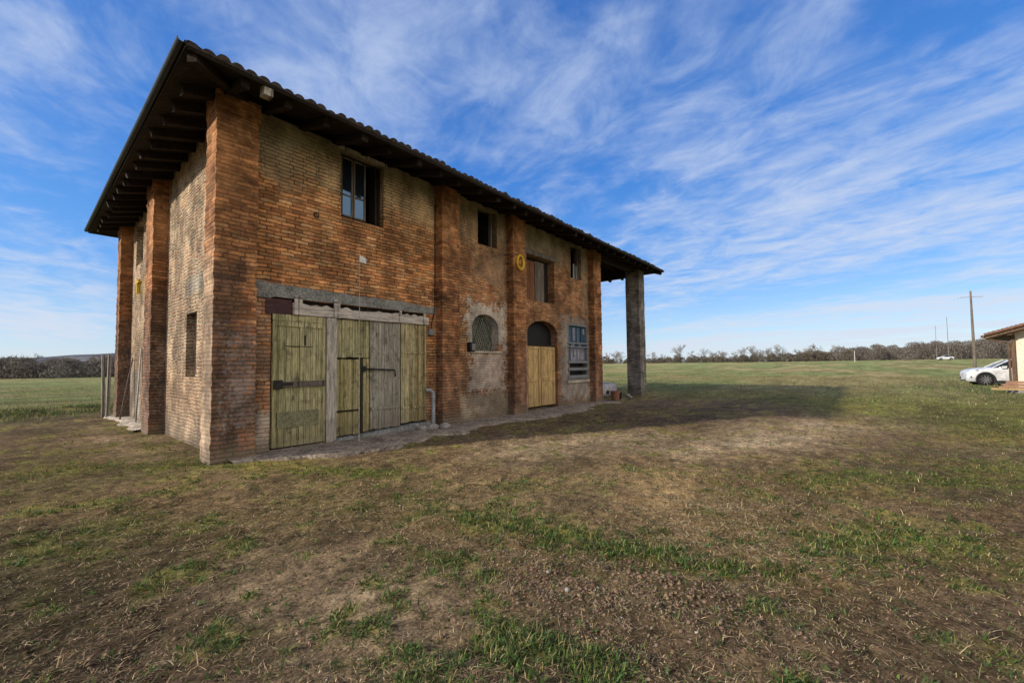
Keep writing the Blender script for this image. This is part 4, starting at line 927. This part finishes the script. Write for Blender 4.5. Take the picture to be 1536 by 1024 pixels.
#@@TREES
def twigs(name, col, col2):
    m, g, b = mat(name); p = g.obj(); n = g.noise(p, 1.2, 4)
    g.put(b.inputs['Base Color'], g.mix(g.sm(n, .35, .65), col, col2)); b.inputs['Roughness'].default_value = .95; return m
M['bark'] = twigs('bare_bark', (.085, .072, .065), (.13, .11, .095)); M['twig'] = twigs('bare_twigs', (.145, .118, .095), (.23, .19, .15)); M['ever'] = twigs('dark_evergreen', (.03, .045, .025), (.07, .085, .04))
M['scrub'] = twigs('winter_scrub', (.085, .078, .058), (.17, .145, .11)); M['scrub2'] = twigs('winter_wood', (.115, .10, .085), (.20, .172, .145)); M['scrub3'] = twigs('grey_scrub', (.12, .11, .10), (.22, .20, .175))
def tree(seed, h, spread, thick=.18, tw=.03, dens=1., m=None):
    rr = random.Random(seed); tb, cb = MB(), MB()
    lean = Vector((rr.uniform(-.08, .08), rr.uniform(-.08, .08), 1)).normalized(); th = h * rr.uniform(.25, .38)
    tip = lean * h * .62
    tb.tube([(0, 0, -.3), lean * th, tip], [thick, thick * .72, thick * .3], 6)
    def grow(p, d, L, r, lv):
        q = p + d * L; cb.tube([p, (p + q) / 2 + Vector([rr.uniform(-.05, .05) * L for _ in range(3)]), q], [r, r * .8, r * .5], 3, False)
        if lv == 0: return
        for k in range(rr.randint(3, 4 if lv > 1 else 5)):
            t = rr.uniform(.35, 1.); nd = (d + Vector((rr.gauss(0, .5), rr.gauss(0, .5), rr.gauss(.12, .3)))).normalized()
            grow(p + d * L * t, nd, L * rr.uniform(.5, .75), max(r * .55, tw * .5), lv - 1)
    for k in range(int(9 * dens)):
        t = rr.uniform(.25, 1.); a = rr.uniform(0, 6.283); up = rr.uniform(.5, 1.6)
        d = Vector((math.cos(a) * spread, math.sin(a) * spread, up)).normalized()
        grow(lean * (h * .62 * t), d, h * (.32 - .12 * t) * rr.uniform(.8, 1.2), max(thick * .32, tw), 3)
    return tb, cb
def make_tree(name, seed, h, spread, thick, tw, label, group, dens=1., m='twig'):
    r_ = empty(name, (0, 0, 0), label, 'tree', group); tb, cb = tree(seed, h, spread, thick, tw, dens)
    tb.build('trunk', M['bark'], r_); cb.build('crown', M[m], r_); return r_
LT = 'bare winter tree in the long treeline across the field'; GT = 'bare trees of the far treeline'
protos = [make_tree('bare_tree', 100 + k, h, sp, .22, .048, LT, GT, dn_) for k, (h, sp, dn_) in enumerate(((9, 1.0, 1.2), (11, .8, 1.1), (7.5, 1.3, 1.2), (8.5, .9, .8), (12.5, .75, 1.3), (6.5, 1.2, 1.4)))]
used = [False] * len(protos); tr_ = random.Random(11)
def plant(k, x, y, s, rz, label=None, group=None):
    o = protos[k] if not used[k] else copy_tree(protos[k]); used[k] = True
    o.location = (x, y, gz(x, y)); o.scale = (s, s, s * tr_.uniform(.92, 1.08)); o.rotation_euler.z = rz
    if label: o['label'] = label
    if group: o['group'] = group
    elif label: 
        if 'group' in o: del o['group']
    return o
# line from the porch gap to the foot of the wood
for i in range(86):
    t = (i + tr_.uniform(-.4, .4)) / 86; x = 215 + 112 * t + tr_.uniform(-8, 14); y = 150 - 150 * t + tr_.uniform(-6, 8)
    plant(tr_.randrange(6), x, y, tr_.uniform(.6, 1.05) * (.95 + .2 * (t > .8)), tr_.uniform(0, 6.3), LT, GT)
plant(4, 268, 76, 1.22, .4, 'tallest bare tree of the treeline, standing clear just right of the porch pillar')
plant(2, 318, 10, 1.55, 1.2, 'broad round-topped bare tree where the treeline meets the wood')
WT = 'bare tree of the dense wood on the rise behind the white car'; GW = 'bare trees of the wood'
for i in range(60):
    t = i / 60; x = 322 + 120 * t + tr_.uniform(-5, 40); y = 2 - 135 * t + tr_.uniform(-8, 8)
    plant(tr_.choice((0, 1, 3, 4, 4)), x, y, tr_.uniform(.85, 1.15) * (1 + .35 * t), tr_.uniform(0, 6.3), WT, GW)
LL = 'bare tree in the low treeline left of the brick house'; GL = 'bare trees left of the brick house'
for i in range(34):
    t = (i + tr_.uniform(-.4, .4)) / 34; x = -34 + 62 * t; y = 156 - 34 * t + tr_.uniform(-3, 12)
    plant(tr_.choice((0, 2, 3, 5)), x, y, tr_.uniform(.55, .8), tr_.uniform(0, 6.3), LL, GL)
def scrubmass(name, pts, n, hfun, wid, sz, m, label, cat, nc=120):
    # brush and crowns as rounded clumps of fine twigs along a line
    P = np.array(pts, float)
    def along(t):
        k = np.minimum((t * (len(P) - 1)).astype(int), len(P) - 2); f = t * (len(P) - 1) - k
        return P[k] * (1 - f)[:, None] + P[k + 1] * f[:, None]
    tc = rng.random(nc); cc = along(tc); hc = hfun(tc) * rng.uniform(.55, 1.15, nc); rc = hc * rng.uniform(.35, .7, nc) + .8
    cxy = cc + rng.normal(0, wid, (nc, 2)); w = hc * rc; id_ = rng.choice(nc, n, p=w / w.sum())
    a = rng.uniform(0, 2 * np.pi, n); u = rng.random(n); rr_ = rc[id_] * np.sqrt(rng.random(n)) * np.sqrt(np.maximum(1 - (u * .98) ** 2.2, 0))
    x = cxy[id_, 0] + rr_ * np.cos(a); y = cxy[id_, 1] + rr_ * np.sin(a); z = hgt(x, y) - .4 + hc[id_] * u
    s = sz * rng.uniform(.4, 1.4, n); A = rng.normal(0, 1, (n, 3)) * np.array([.6, .6, .8]); A[:, 2] = np.abs(A[:, 2]); B_ = rng.normal(0, 1, (n, 3)) * .11
    base = np.stack([x, y, z], 1); V = np.stack([base - B_ * s[:, None], base + B_ * s[:, None], base + A * s[:, None]], 1).reshape(-1, 3)
    F = np.arange(n * 3).reshape(-1, 3)
    o = npmesh(name, V, F, m); tag(o, label, cat, kind='stuff'); return o
scrubmass('scrub', [(205, 165), (262, 78), (325, 0)], 90000, lambda t: 2.6 + 3.4 * t * t, 4., .8, M['scrub'], 'brown winter scrub along the foot of the far treeline', 'scrub', 260)
scrubmass('woodland', [(326, 0), (370, -50), (440, -135)], 240000, lambda t: 7. + 7.5 * t, 9., .75, M['scrub2'], 'grey-brown leafless undergrowth of the wood on the right', 'woodland', 170)
scrubmass('scrub', [(-48, 160), (-4, 134), (30, 118)], 110000, lambda t: 3.9 + .9 * t, 2.8, .5, M['scrub3'], 'dark winter scrub along the field left of the brick house', 'scrub', 130)
for i, (x, y, s) in enumerate(((240, 112, 1.), (252, 90, .8), (283, 52, 1.1), (292, 44, .9))): pass
# hills
def hill(name, cx, cy, L, wd, h, ang, m):
    n = 60; V = []; F = []
    for i in range(n + 1):
        for k in range(13):
            t = i / n * 2 - 1; s_ = k / 12 * 2 - 1; a = t * L; b_ = s_ * wd; z = h * max(0, 1 - t * t) ** .8 * max(0, 1 - s_ * s_) * (.75 + .5 * float(fbm(np.array([t * 4.]), np.array([s_ * 2.]), 1., 4, 8)[0])) - 1
            V.append((cx + a * math.cos(ang) - b_ * math.sin(ang), cy + a * math.sin(ang) + b_ * math.cos(ang), z))
            if i and k: o = i * 13 + k; F.append((o - 14, o - 1, o, o - 13))
    o = MB().add(V, F).build(name, m, None, True); tag(o, kind='structure'); return o
hill('hills', 432, -80, 130, 40, 13, R(-56), simple('wooded_right_hill', (.13, .115, .10), 1., .35, .12, bmp=0))
hill('hills', 150, 420, 260, 90, 18, R(-18), simple('wooded_left_hill', (.11, .12, .135), 1., .3, .08, bmp=0))
# farm buildings on the rise, far left
def farbuilding(x, y, z, w, d, h, rh, rz, m1, m2, label):
    e = empty('farm_building', (x, y, z), label, 'building', rz=rz)
    MB().box(-w / 2, w / 2, -d / 2, d / 2, -3, h).build('wall', m1, e)
    MB().prism([(-d / 2 - .4, h), (d / 2 + .4, h), (0, h + rh)], 0, -w / 2 - .4, w / 2 + .4).build('roof', m2, e); return e
farbuilding(11.5, 172, 2.0, 9, 6, 2.2, 1.5, R(-25), M['greyboard'], simple('pale_far_roof', (.20, .205, .21), .8, .3, .6), 'low building with pale grey roof on the rise behind the left treeline')
farbuilding(-9.5, 160, 3.6, 6, 6, 1.6, 1.2, R(-10), M['cream'], M['tile'], 'small pale building half hidden by scrub at the far left')
